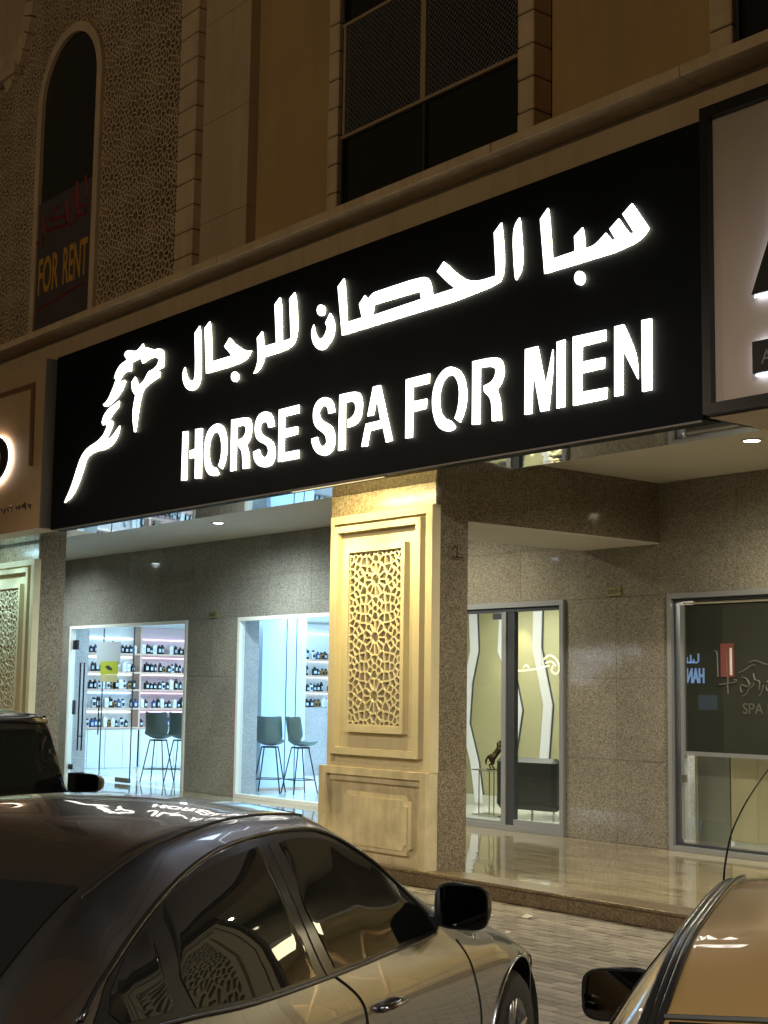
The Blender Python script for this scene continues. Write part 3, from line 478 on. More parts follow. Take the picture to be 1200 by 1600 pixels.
def column(dx):
    c = bpy.data.objects.new('column', None); link(c, B); c.location = (dx, 0, 0)
    P = lambda n, mt, *a, **k: box(n, mt, c, *a, **k)
    for k, (z0, z1) in enumerate([(FLZ, 1.12), (1.122, 2.10), (2.102, 3.08), (3.082, 4.36)]):
        P('granite_slab', M['granite_side'], -12.79, -11.047, 9.562, 9.985, z0, z1)
    P('granite_band', M['granite_lit'], -12.80, -11.045, 9.54, 9.561, 3.767, 4.006)
    P('pilaster_panel', M['cream'], -12.69, -10.99, 9.50, 9.561, 1.097, 3.765)
    ring('border_moulding', M['cream'], c, -12.69, -10.99, 1.097, 3.765, -12.62, -11.092, 1.145, 3.68, 9.452, 9.50)
    ring('frame_moulding', M['cream'], c, -12.602, -11.151, 1.225, 3.648, -12.535, -11.222, 1.295, 3.58, 9.428, 9.499)
    ring('inner_frame', M['cream'], c, -12.387, -11.396, 1.462, 3.415, -12.327, -11.45, 1.535, 3.352, 9.428, 9.499)
    if not PANEL.v:
        S_ = panel_seeds(); rect = (-12.327, -11.45, 1.535, 3.352)
        screen_bars(PANEL, S_, [i for i, p in enumerate(S_) if rect[0] < p[0] < rect[1] and rect[2]-.02 < p[1] < rect[3]+.02], rect, .0185, 9.448, 9.486)
    mb = MB(); mb.add(PANEL.v, PANEL.f)
    o = mb.build('pierced_panel', M['cream'], c, fix=False)
    bm = bmesh.new(); bm.from_mesh(o.data); bmesh.ops.remove_doubles(bm, verts=bm.verts[:], dist=.0008); bm.to_mesh(o.data); bm.free()
    # base
    P('base_block', M['cream_dirty'], -12.76, -11.0, 9.47, 9.56, 0, 1.096)
    ring('base_frame', M['cream_dirty'], c, -12.76, -11.0, 0, 1.096, -12.64, -11.09, .13, 1.02, 9.402, 9.47)
    P('base_cove', M['cream_dirty'], -12.60, -11.12, 9.435, 9.47, .955, 1.02)
    n = .075
    x0, x1, z0, z1 = -12.36, -11.235, .27, .86
    pts = [(x0+n,z0),(x1-n,z0)]
    arc = lambda cx, cz, a0, a1: [(cx+n*math.cos(R(a0+(a1-a0)*t/4)), cz+n*math.sin(R(a0+(a1-a0)*t/4))) for t in range(5)]
    pts = arc(x0, z0, 0, 90)[::-1]
    pts = [(x0, z0+n), (x0+n*.7, z0+n*.7), (x0+n, z0), (x1-n, z0), (x1-n*.7, z0+n*.7), (x1, z0+n), (x1, z1-n), (x1-n*.7, z1-n*.7), (x1-n, z1), (x0+n, z1), (x0+n*.7, z1-n*.7), (x0, z1-n)]
    MB().prism([pts], XZ, 9.425, 9.4695).build('raised_panel', M['cream_dirty'], c)
    q = [((a+11.8)*.90-11.8, (b-.565)*.84+.565) for a, b in pts]
    MB().prism([q], XZ, 9.412, 9.4245).build('panel_field', M['cream_dirty'], c)
    return c
column(0); column(-9.05)
column(9.15)

# --- ceiling, beam, fascia, soffits, cornice
part('porch_ceiling', M['ceiling'], -33, 6, 9.585, 13.16, 4.362, 4.42)
part('fascia', M['plaster'], -33, 6, 9.05, 9.584, 4.052, 6.788)
part('ceiling_beam', M['granite_side'], -12.47, -11.18, 9.99, 13.119, 3.66, 4.361)
part('beam_soffit', M['ceiling'], -12.47, -11.18, 9.99, 13.119, 3.645, 3.6595)
for x0, x1, tf in ((-18.20, -16.0, .024), (-15.998, -13.6, .027), (-13.598, -11.2, .022), (-11.198, -9.2, .026), (-9.198, -7.06, .018)):
    mesh('mirror_soffit', [(x0,8.845,4.009+tf),(x1,8.845,4.009+tf*.93),(x1,9.538,4.009),(x0,9.538,4.009),(x0,8.845,4.05),(x1,8.845,4.05),(x1,9.538,4.05),(x0,9.538,4.05)], [(0,3,2,1),(4,5,6,7),(0,1,5,4),(1,2,6,5),(2,3,7,6),(3,0,4,7)], M['mirror'], B)
part('mirror_soffit', M['mirror'], -26, -18.30, 8.75, 9.53, 4.035, 4.045)
part('sign_soffit', M['beige_panel'], -7.02, 6, 8.84, 9.56, 4.012, 4.022)
xs = [-33, -30.2, -27.9, -25.1, -22.4, -20.1, -17.7, -15.33, -14.05, -11.6, -9.4, -7.2, -4.8, -2.2, .3, 3, 6]
for a, b in zip(xs[:-1], xs[1:]):
    part('cornice_block', M['stone'], a+.003, b-.003, 8.735+rnd.uniform(-.004,.004), 9.40, 6.79, 6.885, .006)
part('wall_base', M['plaster'], -33, 6, 9.40, 9.56, 6.79, 7.02)

# --- upper wall
part('upper_wall', M['joint'], -33, 6, 9.75, 9.95, 6.8, 14)
part('ochre_wall', M['plaster2'], -14.50, -12.70, 9.558, 9.75, 6.9, 14)
part('ochre_wall', M['plaster2'], -9.42, -7.35, 9.558, 9.75, 6.9, 14)
part('ochre_wall', M['plaster2'], -2, 6, 9.558, 9.75, 6.9, 14)
for z0, z1 in ((6.9, 7.768), (7.772, 9.088), (9.092, 10.438), (10.442, 11.8), (11.804, 14)):
    part('wall_panel', M['plaster'], -15.57, -14.503, 9.418, 9.70, z0, z1, .003)
def quoins(x0, x1, y0, y1):
    part('quoin_core', M['joint'], x0+.012, x1-.012, y0+.018, y1, 6.9, 14)
    z = 7.05
    while z < 13.5:
        part('quoin_stone', M['stone'], x0+rnd.uniform(0,.004), x1, y0+rnd.uniform(-.003,.004), y1-.001, z+.006, z+.324, .012)
        z += .33
quoins(-16.01, -15.572, 9.30, 9.52); quoins(-12.70, -12.512, 9.30, 9.556); quoins(-9.64, -9.42, 9.30, 9.556); quoins(-7.35, -7.115, 9.30, 9.556)
# --- central upper window
def upper_window(x0, x1, xm):
    w = bpy.data.objects.new('upper_window', None); link(w, B)
    P = lambda n, mt, *a, **k: box(n, mt, w, *a, **k)
    for a, b in ((x0, xm-.02), (xm+.02, x1)):
        for z0, z1 in ((7.02, 7.985), (8.04, 9.30), (9.36, 11.2), (11.25, 13.6)):
            P('pane', M['dark_glass'], a, b, 9.40, 9.41, z0, z1)
        P('rail', M['beige_frame'], a, b, 9.352, 9.40, 7.992, 8.028); P('rail', M['beige_frame'], a, b, 9.352, 9.40, 9.30, 9.335)
    P('mullion', M['beige_frame'], xm-.04, xm+.04, 9.349, 9.41, 7.99, 11.3)
    P('mullion', M['dark_frame'], xm-.02, xm+.02, 9.37, 9.41, 7.02, 7.989)
    P('stile', M['beige_frame'], x0+.035, x0+.075, 9.345, 9.40, 8.029, 9.299)
    P('stile', M['dark_frame'], x0, x0+.03, 9.36, 9.42, 7.02, 13.6)
    for a, b in ((x0+.08, xm-.05), (xm+.05, x1)):
        mb = MB(); st = .062
        z0, z1 = 8.03, 9.30; L_ = z1-z0
        t = a-L_
        while t < b:
            for s in (0, 1):
                p0 = [t, z0] if s == 0 else [t, z1]; p1 = [t+L_, z1] if s == 0 else [t+L_, z0]
                u0, u1 = max(0, (a-t)/L_), min(1, (b-t)/L_)
                if u1-u0 > .02:
                    q0 = (p0[0]+(p1[0]-p0[0])*u0, 9.375+.006*s, p0[1]+(p1[1]-p0[1])*u0); q1 = (p0[0]+(p1[0]-p0[0])*u1, 9.375+.006*s, p0[1]+(p1[1]-p0[1])*u1)
                    mb.tube([q0, q1], .005, 4, False)
            t += st
        stuff(mb.build('grille', M['grille'], w))
    return w
upper_window(-12.512, -9.64, -11.10); upper_window(-7.115, -4.2, -5.7)

# --- pierced stone screen with the arched window in it
W = .73; mb = MB(); hW = W/2
base = [(0, 0)]+ring_pts(.138, 0)+ring_pts(.250, math.pi/12)+ring_pts(.300, 0)
base += sym([(.270,.335),(.335,.270),(.300,.205),(.205,.300),(.315,.315),(.330,.06),(.06,.330)])+[(-hW,-hW),(-hW,0),(0,-hW),(-hW,.20),(-hW,-.20),(.20,-hW),(-.20,-hW),(-hW,.115),(-hW,-.115),(.115,-hW),(-.115,-hW)]
allS = base+[(a+dx_*W, b_+dz_*W) for dx_ in (-1,0,1) for dz_ in (-1,0,1) if (dx_, dz_) != (0,0) for a, b_ in base]
CELL = MB(); screen_bars(CELL, allS, range(len(base)), (-.6,.6,-.6,.6), .024, 0, .05)
for i in range(13):
    for j in range(9):
        cx, cz = -16.375-i*W, 7.54+j*W
        if -20.0 < cx-W/2 and cx+W/2 < -18.36 and cz+W/2 < 11.2: continue
        mb.add([(v[0]+cx, v[1]+9.32, v[2]+cz) for v in CELL.v], CELL.f)
o = mb.build('pierced_screen', M['screen'], B, fix=False)
bm = bmesh.new(); bm.from_mesh(o.data); bmesh.ops.remove_doubles(bm, verts=bm.verts[:], dist=.001); bm.to_mesh(o.data); bm.free()
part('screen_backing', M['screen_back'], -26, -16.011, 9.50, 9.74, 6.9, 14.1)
part('screen_sill', M['stone'], -26, -16.011, 9.31, 9.49, 7.02, 7.17)
aw = bpy.data.objects.new('arched_window', None); link(aw, B)
ac, az = -19.18, 10.70
def archp(r, z0, n=20): return [(ac-r, z0), (ac+r, z0)]+[(ac+r*math.cos(math.pi*t/n), az+r*1.0*math.sin(math.pi*t/n)) for t in range(0, n+1)]
MB().prism([archp(1.03, 7.03), list(reversed(archp(.885, 7.12)))], XZ, 9.262, 9.38).build('frame', M['stone'], aw)
MB().prism([archp(.884, 7.13)], XZ, 9.318, 9.40).build('pane', M['dark_glass'], aw)
# voussoir arch of the bay beyond, upper left
va = bpy.data.objects.new('stone_arch', None); link(va, B)
cx, cz, rr_ = -22.35, 12.95, 1.62
inner = [(cx+rr_*math.cos(R(t)), cz+rr_*math.sin(R(t))) for t in range(-58, 240, 8)]
for k in range(len(inner)-1):
    a0, a1 = R(-58+k*8+.4), R(-58+(k+1)*8-.4)
    MB().prism([[(cx+rr_*math.cos(a0), cz+rr_*math.sin(a0)), (cx+(rr_+.30)*math.cos(a0), cz+(rr_+.30)*math.sin(a0)), (cx+(rr_+.30)*math.cos(a1), cz+(rr_+.30)*math.sin(a1)), (cx+rr_*math.cos(a1), cz+rr_*math.sin(a1))]], XZ, 9.22, 9.40).build('arch_stone', M['stone'], va)
MB().prism([[(cx+(rr_-.005)*math.cos(R(t)), cz+(rr_-.005)*math.sin(R(t))) for t in range(-58, 239, 9)]], XZ, 9.29, 9.41).build('arch_wall', M['plaster'], va)
box('arch_ledge', M['stone'], va, -25, -20.95, 9.16, 9.3, 11.56, 11.70, .01)
for k in range(6): box('ledge_stone', M['stone'], va, -21.45-k*.62+.004, -20.85-k*.62, 9.24, 9.4, 11.72, 12.05, .01)

# --- granite shop wall, laid in slabs
def slabs(x0, x1, z0, z1, w=1.15, h=.98):
    nx = max(1, math.ceil((x1-x0)/w)); nz = max(1, math.ceil((z1-z0)/h))
    for i in range(nx):
        for j in range(nz):
            part('granite_slab', M['granite'], x0+(x1-x0)*i/nx+.002, x0+(x1-x0)*(i+1)/nx-.002, 13.12+rnd.uniform(0,.0012), 13.139, z0+(z1-z0)*j/nz+.002, z0+(z1-z0)*(j+1)/nz-.002)
piers = [(-33, -26.05), (-21.68, -20.08), (-17.5, -15.5), (-12.70, -11.02), (-7.9, -6.6), (3.2, 6)]
for a, b in piers:
    slabs(a, b, FLZ, 3.05); part('pier_wall', M['marble'], a, b, 13.14, 13.52, FLZ, 3.05)
slabs(-33, 6, 3.05, 4.36, 1.16, .66); part('lintel_wall', M['marble'], -33, 6, 13.14, 13.52, 3.051, 4.42)

# --- shopfront joinery
def frame_rect(parent, mat, x0, x1, z0, z1, w, y0, y1, bottom=True, names=('jamb', 'head', 'sill')):
    box(names[0], mat, parent, x0, x0+w, y0, y1, z0, z1); box(names[0], mat, parent, x1-w, x1, y0, y1, z0, z1)
    box(names[1], mat, parent, x0+w, x1-w, y0, y1, z1-w, z1)
    if bottom: box(names[2], mat, parent, x0+w, x1-w, y0, y1, z0, z0+w)
d = bpy.data.objects.new('glass_door', None); link(d, B)
frame_rect(d, M['white_frame'], -26.05, -21.68, FLZ, 3.05, .055, 13.09, 13.2, False)
for a, b in ((-25.985, -24.76), (-24.752, -23.60), (-23.592, -21.74)):
    box('pane', M['glass'], d, a, b, 13.15, 13.16, FLZ+.02, 2.985)
for x in (-24.756, -23.596): box('pane_edge', M['alu_dark'], d, x-.006, x+.006, 13.145, 13.165, FLZ+.02, 2.985)
box('hinge', M['black_metal'], d, -25.98, -25.80, 13.135, 13.175, 2.60, 2.78); box('hinge', M['black_metal'], d, -25.98, -25.86, 13.135, 13.175, .3, .4)
box('lock', M['steel'], d, -24.1, -23.6, 13.13, 13.18, FLZ+.015, FLZ+.10); box('lock', M['alu_dark'], d, -25.90, -25.78, 13.13, 13.15, 1.35, 1.62)
for x in (-25.36, -25.52):
    MB().tube([(x, 13.08, .68), (x, 13.08, 2.34)], .016, 8).build('handle', M['black_metal'], d)
MB().tube([(-25.55, 13.08, .95), (-25.33, 13.08, .95)], .012, 6).build('handle_bracket', M['black_metal'], d)
MB().tube([(-24.72, 13.08, 1.0), (-24.72, 13.08, 1.7)], .013, 8).build('handle', M['black_metal'], d)
w2 = bpy.data.objects.new('shop_window', None); link(w2, B)
frame_rect(w2, M['white_frame'], -20.08, -17.5, FLZ, 3.05, .06, 13.09, 13.2)
box('pane', M['glass'], w2, -20.02, -18.62, 13.15, 13.16, FLZ+.06, 2.99); box('pane', M['glass'], w2, -18.612, -17.56, 13.15, 13.16, FLZ+.06, 2.99)
sd = bpy.data.objects.new('sliding_door', None); link(sd, B)
frame_rect(sd, M['alu'], -15.5, -12.70, FLZ, 3.05, .065, 13.075, 13.2, True)
box('top_track', M['alu_dark'], sd, -15.43, -12.77, 13.10, 13.19, 2.93, 2.984)
box('meeting_stile', M['alu'], sd, -13.815, -13.735, 13.085, 13.13, FLZ+.066, 2.929)
box('stile', M['alu_dark'], sd, -13.732, -13.60, 13.11, 13.18, FLZ+.066, 2.929)
box('bottom_rail', M['alu'], sd, -13.598, -12.77, 13.10, 13.17, FLZ+.066, FLZ+.14); box('bottom_rail', M['alu'], sd, -15.43, -13.82, 13.10, 13.17, FLZ+.066, FLZ+.10)
box('pane', M['glass'], sd, -15.43, -13.82, 13.14, 13.15, FLZ+.1, 2.929); box('pane', M['glass'], sd, -13.598, -12.77, 13.15, 13.16, FLZ+.141, 2.929)
box('closer', M['alu_dark'], sd, -14.0, -13.83, 13.10, 13.14, 2.84, 2.92)
rw = bpy.data.objects.new('filmed_window', None); link(rw, B)
frame_rect(rw, M['alu'], -11.02, -7.9, FLZ, 3.05, .058, 13.05, 13.2)
frame_rect(rw, M['alu_dark'], -10.960, -7.96, FLZ+.06, 2.99, .03, 13.10, 13.2)
box('stile', M['alu'], rw, -10.885, -10.84, 13.12, 13.17, FLZ+.13, 2.92)
box('transom', M['alu'], rw, -10.84, -8.03, 13.12, 13.17, 1.22, 1.265)
box('head_strip', M['white_frame'], rw, -10.84, -8.03, 13.125, 13.17, 2.925, 2.945)
box('pane', M['tint'], rw, -10.84, -8.03, 13.15, 13.16, 1.265, 2.92, label='upper pane covered in dark smoked film'); box('pane', M['glass'], rw, -10.84, -8.03, 13.15, 13.16, FLZ+.13, 1.22)
mb = MB()
for s in SCRIPT: mb.tube([(p.x, 13.143, p.y) for p in curve_pts([Vector((a, b, 0)) for a, b in s], 5)], .009, 5)
o = mb.build('etched_script', M['film_script'], rw)
o['label'] = 'pale curly script lettering and horse outline on the dark film'; stuff(o)
text_mesh('etched_lettering', 'SPA FOR', .17, M['film_script'], rw, (-10.05, 13.145, 1.70), (R(90), 0, 0), .003)
box('lock', M['steel'], rw, -10.86, -10.80, 13.09, 13.12, .92, 1.0)

ns = bpy.data.objects.new('shop_window', None); link(ns, B)
frame_rect(ns, M['alu'], -6.6, 3.2, FLZ, 3.05, .08, 13.08, 13.2)
for k in range(4): box('pane', M['glass'], ns, -6.5+k*2.42, -6.5+k*2.42+2.40, 13.15, 13.16, FLZ+.08, 2.97)

# ------------------------------------------------------------------ signs
sg = thing('shop_sign', 'long black fascia sign with glowing white horse head and HORSE SPA FOR MEN lettering', 'sign', (0, 0, 0))
box('board', M['signboard'], sg, -18.27, -7.07, 8.83, 9.045, 4.008, 6.41, .004)
box('edge_strip', M['grey_side'], sg, -18.2, -7.1, 8.832, 8.842, 3.992, 4.0075)
def inset(l, d):
    a = sum(l[i-1][0]*l[i][1]-l[i][0]*l[i-1][1] for i in range(len(l)))
    s = 1 if a > 0 else -1; out = []
    for i in range(len(l)):
        p0, p, p2 = np.array(l[i-1]), np.array(l[i]), np.array(l[(i+1) % len(l)])
        u = (p-p0)/max(np.hypot(*(p-p0)), 1e-6); v = (p2-p)/max(np.hypot(*(p2-p)), 1e-6)
        n = np.array([-(u[1]+v[1]), u[0]+v[0]])*s; k = np.hypot(*n)
        out.append(tuple(p+n/max(k, .6)*d/max(.5, k/2)) if k > 1e-6 else tuple(p))
    return out
def lit_shape(name, loops, parent, label=None):
    loops = [inset(smooth_poly(l, 3, 56), .007 if i == 0 else -.006) for i, l in enumerate(loops)]
    b = MB().prism(loops, XZ, 8.8055, 8.814)
    o = b.build(name, M['letter_side'], parent, label=label)
    # the front face is the bright one
    t = [list(map(lambda p: Vector((p[0], p[1], 0)), l)) for l in loops]; flat = [p for l in t for p in l]
    f = mesh('lit_face', [(p.x, 8.805, p.y) for p in flat], [tuple(q) for q in tessellate_polygon(t)], M['letter_face'], o)
    mesh('backlight', [(p.x, 8.8165, p.y) for p in flat], [tuple(reversed(q)) for q in tessellate_polygon(t)], M['backlight'], o)
    return o
M['backlight'] = emit('letter_backlight_led', (1.0, .93, .72), 15.0)
seq = 'H H O R S E S P A F O R M M E N N'.split()
for i, l in enumerate(LATIN): lit_shape('letter', l, sg)
for i, l in enumerate(ARABIC): lit_shape('arabic_letter', l, sg)
for i, l in enumerate(HORSE): lit_shape('horse_emblem', l, sg, label='upper mane and face of the glowing horse head' if i == 0 else 'lower mane and neck line of the glowing horse head')

ls = thing('shop_sign', 'tan fascia sign with brown corner trim and glowing round letter at the left edge', 'sign', (0, 0, 0))
box('board', M['bronze_panel'], ls, -26, -18.315, 8.68, 9.04, 4.03, 6.385)
box('side_return', M['grey_side'], ls, -18.315, -18.29, 8.685, 9.04, 4.028, 6.387)
def wl(px, py): return None
TR = TRIM
MB().prism([TR], XZ, 8.655, 8.6795).build('corner_trim', M['brown_trim'], ls)
cx, cz, ro = -21.05, 4.98, .52
cx = RINGC[0]; cz = RINGC[1]; ro = RINGC[2]
ringp = lambda r: [(cx+r*1.6*math.cos(2*math.pi*t/28), cz+r*math.sin(2*math.pi*t/28)) for t in range(28)]
MB().prism([ringp(ro), list(reversed(ringp(ro*.6)))], XZ, 8.60, 8.625).build('letter', M['black_letter'], ls)
MB().prism([ringp(ro*1.03), list(reversed(ringp(ro*.9)))], XZ, 8.63, 8.66).build('letter_halo', M['halo_warm'], ls)
mb = MB()
for s in SMALL: mb.tube([(a, 8.676, b) for a, b in s], .012, 4)
stuff(mb.build('small_lettering', M['black_letter'], ls))

rs = thing('shop_sign', 'beige fascia sign in a black frame with a back-lit black letter A', 'sign', (0, 0, 0))
box('board', M['beige_panel'], rs, -6.93, 4, 8.80, 9.04, 4.10, 6.37)
ring('frame', M['sign_frame'], rs, -7.01, 4.08, 4.025, 6.46, -6.93, 4.0, 4.105, 6.365, 8.74, 9.03)
A_ = [[(0,0),(.30,0),(.42,.33),(1.08,.33),(1.20,0),(1.5,0),(.93,1.5),(.57,1.5)], [(.50,.56),(.75,1.22),(1.0,.56)]]
MB().prism([[(a*1.1-6.52, b*1.0+4.86) for a, b in l] for l in A_], XZ, 8.71, 8.74).build('letter', M['black_letter'], rs)
MB().prism([[(a*1.1-6.535, b*1.012+4.85) for a, b in l] for l in A_[:1]], XZ, 8.765, 8.775).build('letter_halo', M['halo'], rs)
box('plaque', M['black_letter'], rs, -6.52, -5.0, 8.71, 8.75, 4.26, 4.50)
box('plaque_halo', M['halo'], rs, -6.53, -5.0, 8.765, 8.78, 4.25, 4.51)
text_mesh('plaque_lettering', 'AL', .15, M['grey_side'], rs, (-6.44, 8.708, 4.32), (R(90), 0, 0), .002)

def number_plate(x, z, txt, label):
    o = box('number_plate', M['brass'], None, x-.11, x+.11, 13.10, 13.119, z-.055, z+.055, .003); tag(o, label, 'sign')
    t = text_mesh('lettering', txt, .07, M['ink'], o, (x-.10, 13.0985, z-.025), (R(90), 0, 0), .001, .95)
number_plate(-11.875, 3.118, 'SHOP 4', 'small brass SHOP plate on the granite wall between spa door and filmed window')
number_plate(-20.87, 3.12, 'SHOP', 'small brass plate on the granite pier left of the stool window')

bn = box('rent_banner', M['banner'], None, -20.055, -18.315, 9.285, 9.305, 7.14, 9.16); tag(bn, 'dark FOR RENT banner with red Arabic script in the arched upper window', 'banner')
text_mesh('lettering', 'FOR', .78, M['yellow'], bn, (-20.0, 9.284, 7.74), (R(90), 0, 0), .001, .46, bold=.012)
text_mesh('lettering', 'RENT', .78, M['yellow'], bn, (-19.18, 9.284, 7.74), (R(90), 0, 0), .001, .40, bold=.012)
mb = MB()
for s in RENT: mb.tube([(a, 9.283, b) for a, b in s], .028, 4)
stuff(mb.build('arabic_script', M['red_print'], bn))
mb = MB(); mb.tube([(-20.0, 9.284, 7.5), (-19.3, 9.284, 7.55), (-18.5, 9.284, 7.62)], .02, 4); mb.build('phone_line', M['red_print'], bn)

nt = box('notice', M['paper'], None, -25.0, -24.08, 13.138, 13.149, 2.30, 2.72); tag(nt, 'pale blue paper notice taped on the left glass door', 'notice')
gn = box('notice', M['green_card'], None, -24.80, -24.14, 13.125, 13.136, 2.12, 2.36); tag(gn, 'green notice with dark emblem taped below the blue paper', 'notice')
MB().prism([[(-24.62,2.26),(-24.5,2.29),(-24.36,2.24),(-24.32,2.19),(-24.48,2.20)]], XZ, 13.1235, 13.1249).build('emblem', M['ink'], gn)
cn = box('notice', M['cream_card'], None, -24.79, -24.15, 13.126, 13.136, 1.98, 2.118); tag(cn, 'pale cream strip notice directly below the green notice', 'notice')
rp_ = box('red_poster', M['red'], None, -10.33, -10.15, 13.136, 13.148, 2.10, 2.47); tag(rp_, 'narrow red upright panel on the dark filmed window', 'poster')
box('white_strip', M['white_frame'], rp_, -10.20, -10.17, 13.130, 13.1355, 2.12, 2.42)

# ------------------------------------------------------------------ downlights in the porch ceiling
def downlight(x, y, lens, energy, col, label, spot=172):
    t = thing('ceiling_downlight', label, 'light', (x, y, 4.362), group='round downlights in the porch ceiling')
    MB().lathe([(.085, 0), (.105, -.004), (.105, -.012), (.08, -.012), (.078, 0)], (0, 0, 0), 24).build('ring', M['lamp_ring'], t, True)
    n = 24
    mesh('lens', [(.08*math.cos(2*math.pi*k/n), .08*math.sin(2*math.pi*k/n), -.006) for k in range(n)], [tuple(range(n))], lens, t)
    lamp('downlight_lamp', 'SPOT', (x, y, 4.34), energy, col, .07, target=(x, y, 0), spot=spot, blend=1.0)
downlight(-8.63, 11.50, M['lamp_on'], 700, (1.0,0.90,0.66), 'warm round downlight right of the beam near the right sign')
downlight(-18.49, 11.66, M['lamp_cool'], 1100, (.80,.96,1.0), 'cool white downlight left of the pilaster in the left bay')
downlight(-14.35, 11.6, M['lamp_on'], 650, (1.0,0.91,0.68), 'warm downlight just behind the cream pilaster')
downlight(-25.5, 11.6, M['lamp_cool'], 900, (.80,.96,1.0), 'cool white downlight above the left glass door')
downlight(-3.6, 11.5, M['lamp_on'], 600, (1.0,0.84,0.55), 'warm downlight over the neighbouring shop on the right')
# wall washers behind the sign edge, over each pilaster
def washer(x, col, energy, label, em):
    t = thing('pilaster_washer', label, 'light', (x, 8.92, 4.0), group='wall washers under the sign soffit')
    box('housing', M['alu_dark'], t, -.8, .8, -.03, .03, -.003, .008)
    box('led_strip', em, t, -.78, .78, -.012, .012, -.006, -.0031)
    lamp('washer_lamp', 'SPOT', (x-.45, 8.93, 3.985), energy, col, .05, target=(x-.45, 9.50, 0.6), spot=110, blend=1.0)
    lamp('washer_lamp', 'SPOT', (x+.45, 8.93, 3.985), energy, col, .05, target=(x+.45, 9.50, 0.6), spot=110, blend=1.0)
    lamp('washer_lamp', 'AREA', (x, 8.93, 3.985), energy*.12, col, 1.5, target=(x, 9.5, 3.3), sizey=.03)
washer(-11.9, (1.0,.84,.40), 210, 'warm LED wall washer over the cream pilaster', emit('warm_led', (1,.8,.4), 1.0))
washer(-20.95, (.55,.9,1.0), 80, 'cool LED wall washer over the left pilaster', emit('cool_led', (.6,.9,1), 1.0))

wb_ = MB().tube([(-11.02, 9.80, 3.36), (-10.985, 9.80, 3.36), (-10.985, 9.80, 3.25)], .008, 6).tube([(-10.985, 9.74, 3.25), (-10.985, 9.88, 3.25)], .007, 6).build('wall_hook', M['black_metal'], None)
wb_.data.transform(Matrix.Translation((-.02, 0, 0))); tag(wb_, 'small dark metal hook on the granite side of the centre column', 'hook')

# ------------------------------------------------------------------ shop interiors (built into the building)
def room(name, x0, x1, y0, y1, wall, floor, ceil, zt=3.3):
    r = bpy.data.objects.new(name, None); link(r, B)
    box('floor', floor, r, x0, x1, y0, y1, .02, FLZ-.0005); box('ceiling', ceil, r, x0, x1, y0, y1, zt, zt+.08)
    box('back_wall', wall, r, x0, x1, y1, y1+.1, .02, zt+.08)
    box('side_wall', wall, r, x0-.1, x0, y0, y1, .02, zt+.08); box('side_wall', wall, r, x1, x1+.1, y0, y1, .02, zt+.08)
    return r
r1 = room('perfume_shop_interior', -27.5, -17.48, 13.14, 21.5, M['white_wall'], M['white_floor'], M['white_wall'])
lamp('shop_light', 'AREA', (-23.5, 15.6, 3.28), 600, (.56,.80,1.0), 5.0, rot=(0,0,0), sizey=3.5)
lamp('shop_light', 'AREA', (-19.6, 16.5, 3.28), 360, (.40,.68,1.0), 3.0, rot=(0,0,0), sizey=4)
box('partition', M['white_gloss'], r1, -23.3, -21.0, 14.22, 15.15, FLZ, 3.3)
box('skirting', M['shelf'], r1, -20.998, -20.985, 14.22, 15.15, FLZ, FLZ+.05)
for y in (14.72, 14.93): box('panel_joint', M['alu_dark'], r1, -20.999, -20.99, y, y+.012, FLZ+.06, 3.2)
# shelving along the left side wall: wood boards, lit from below, with rows of bottles
sh = thing('perfume_shelving', 'wall of wooden shelves full of perfume bottles lit from below, seen through the left door', 'shelving', (-27.15, 13.7, FLZ))
ys = [0.0, 1.62, 3.3]
zs = [.91, 1.305, 1.69, 2.05, 2.435]
box('back_panel', M['white_wall'], sh, -.33, -.31, 0, 1.60, 0, 3.12); box('back_panel', M['pink'], sh, -.33, -.31, 1.64, 3.3, 0, 3.0)
for y in (0, 1.61, 3.3): box('upright', M['shelf'], sh, -.31, 0, y-.02, y+.02, 0, 3.0)
for z in zs:
    for a, b in ((.021, 1.589), (1.631, 3.279)):
        box('shelf_board', M['shelf'], sh, -.308, 0, a, b, z-.035, z)
for i, z in enumerate(zs):
    for j, (a, b) in enumerate(((.05, 1.56), (1.66, 3.25))):
        mt = [M['shelf_led'], M['shelf_led_blue'], M['shelf_led'], M['shelf_led'], M['shelf_led']][i] if j == 0 else [M['shelf_led_pink'], M['shelf_led_pink'], M['shelf_led'], M['shelf_led_pink'], M['shelf_led_pink']][i]
        box('led_strip', mt, sh, -.30, -.28, a, b, z+.30, z+.312)
for k in range(8):
    a = .02+k*.41
    box('cabinet_door', M['wood_white'], sh, -.02, 0, a+.003, a+.404, .08, .86, .003)
box('plinth', M['wood_white'], sh, -.05, -.02, 0, 3.3, 0, .078)
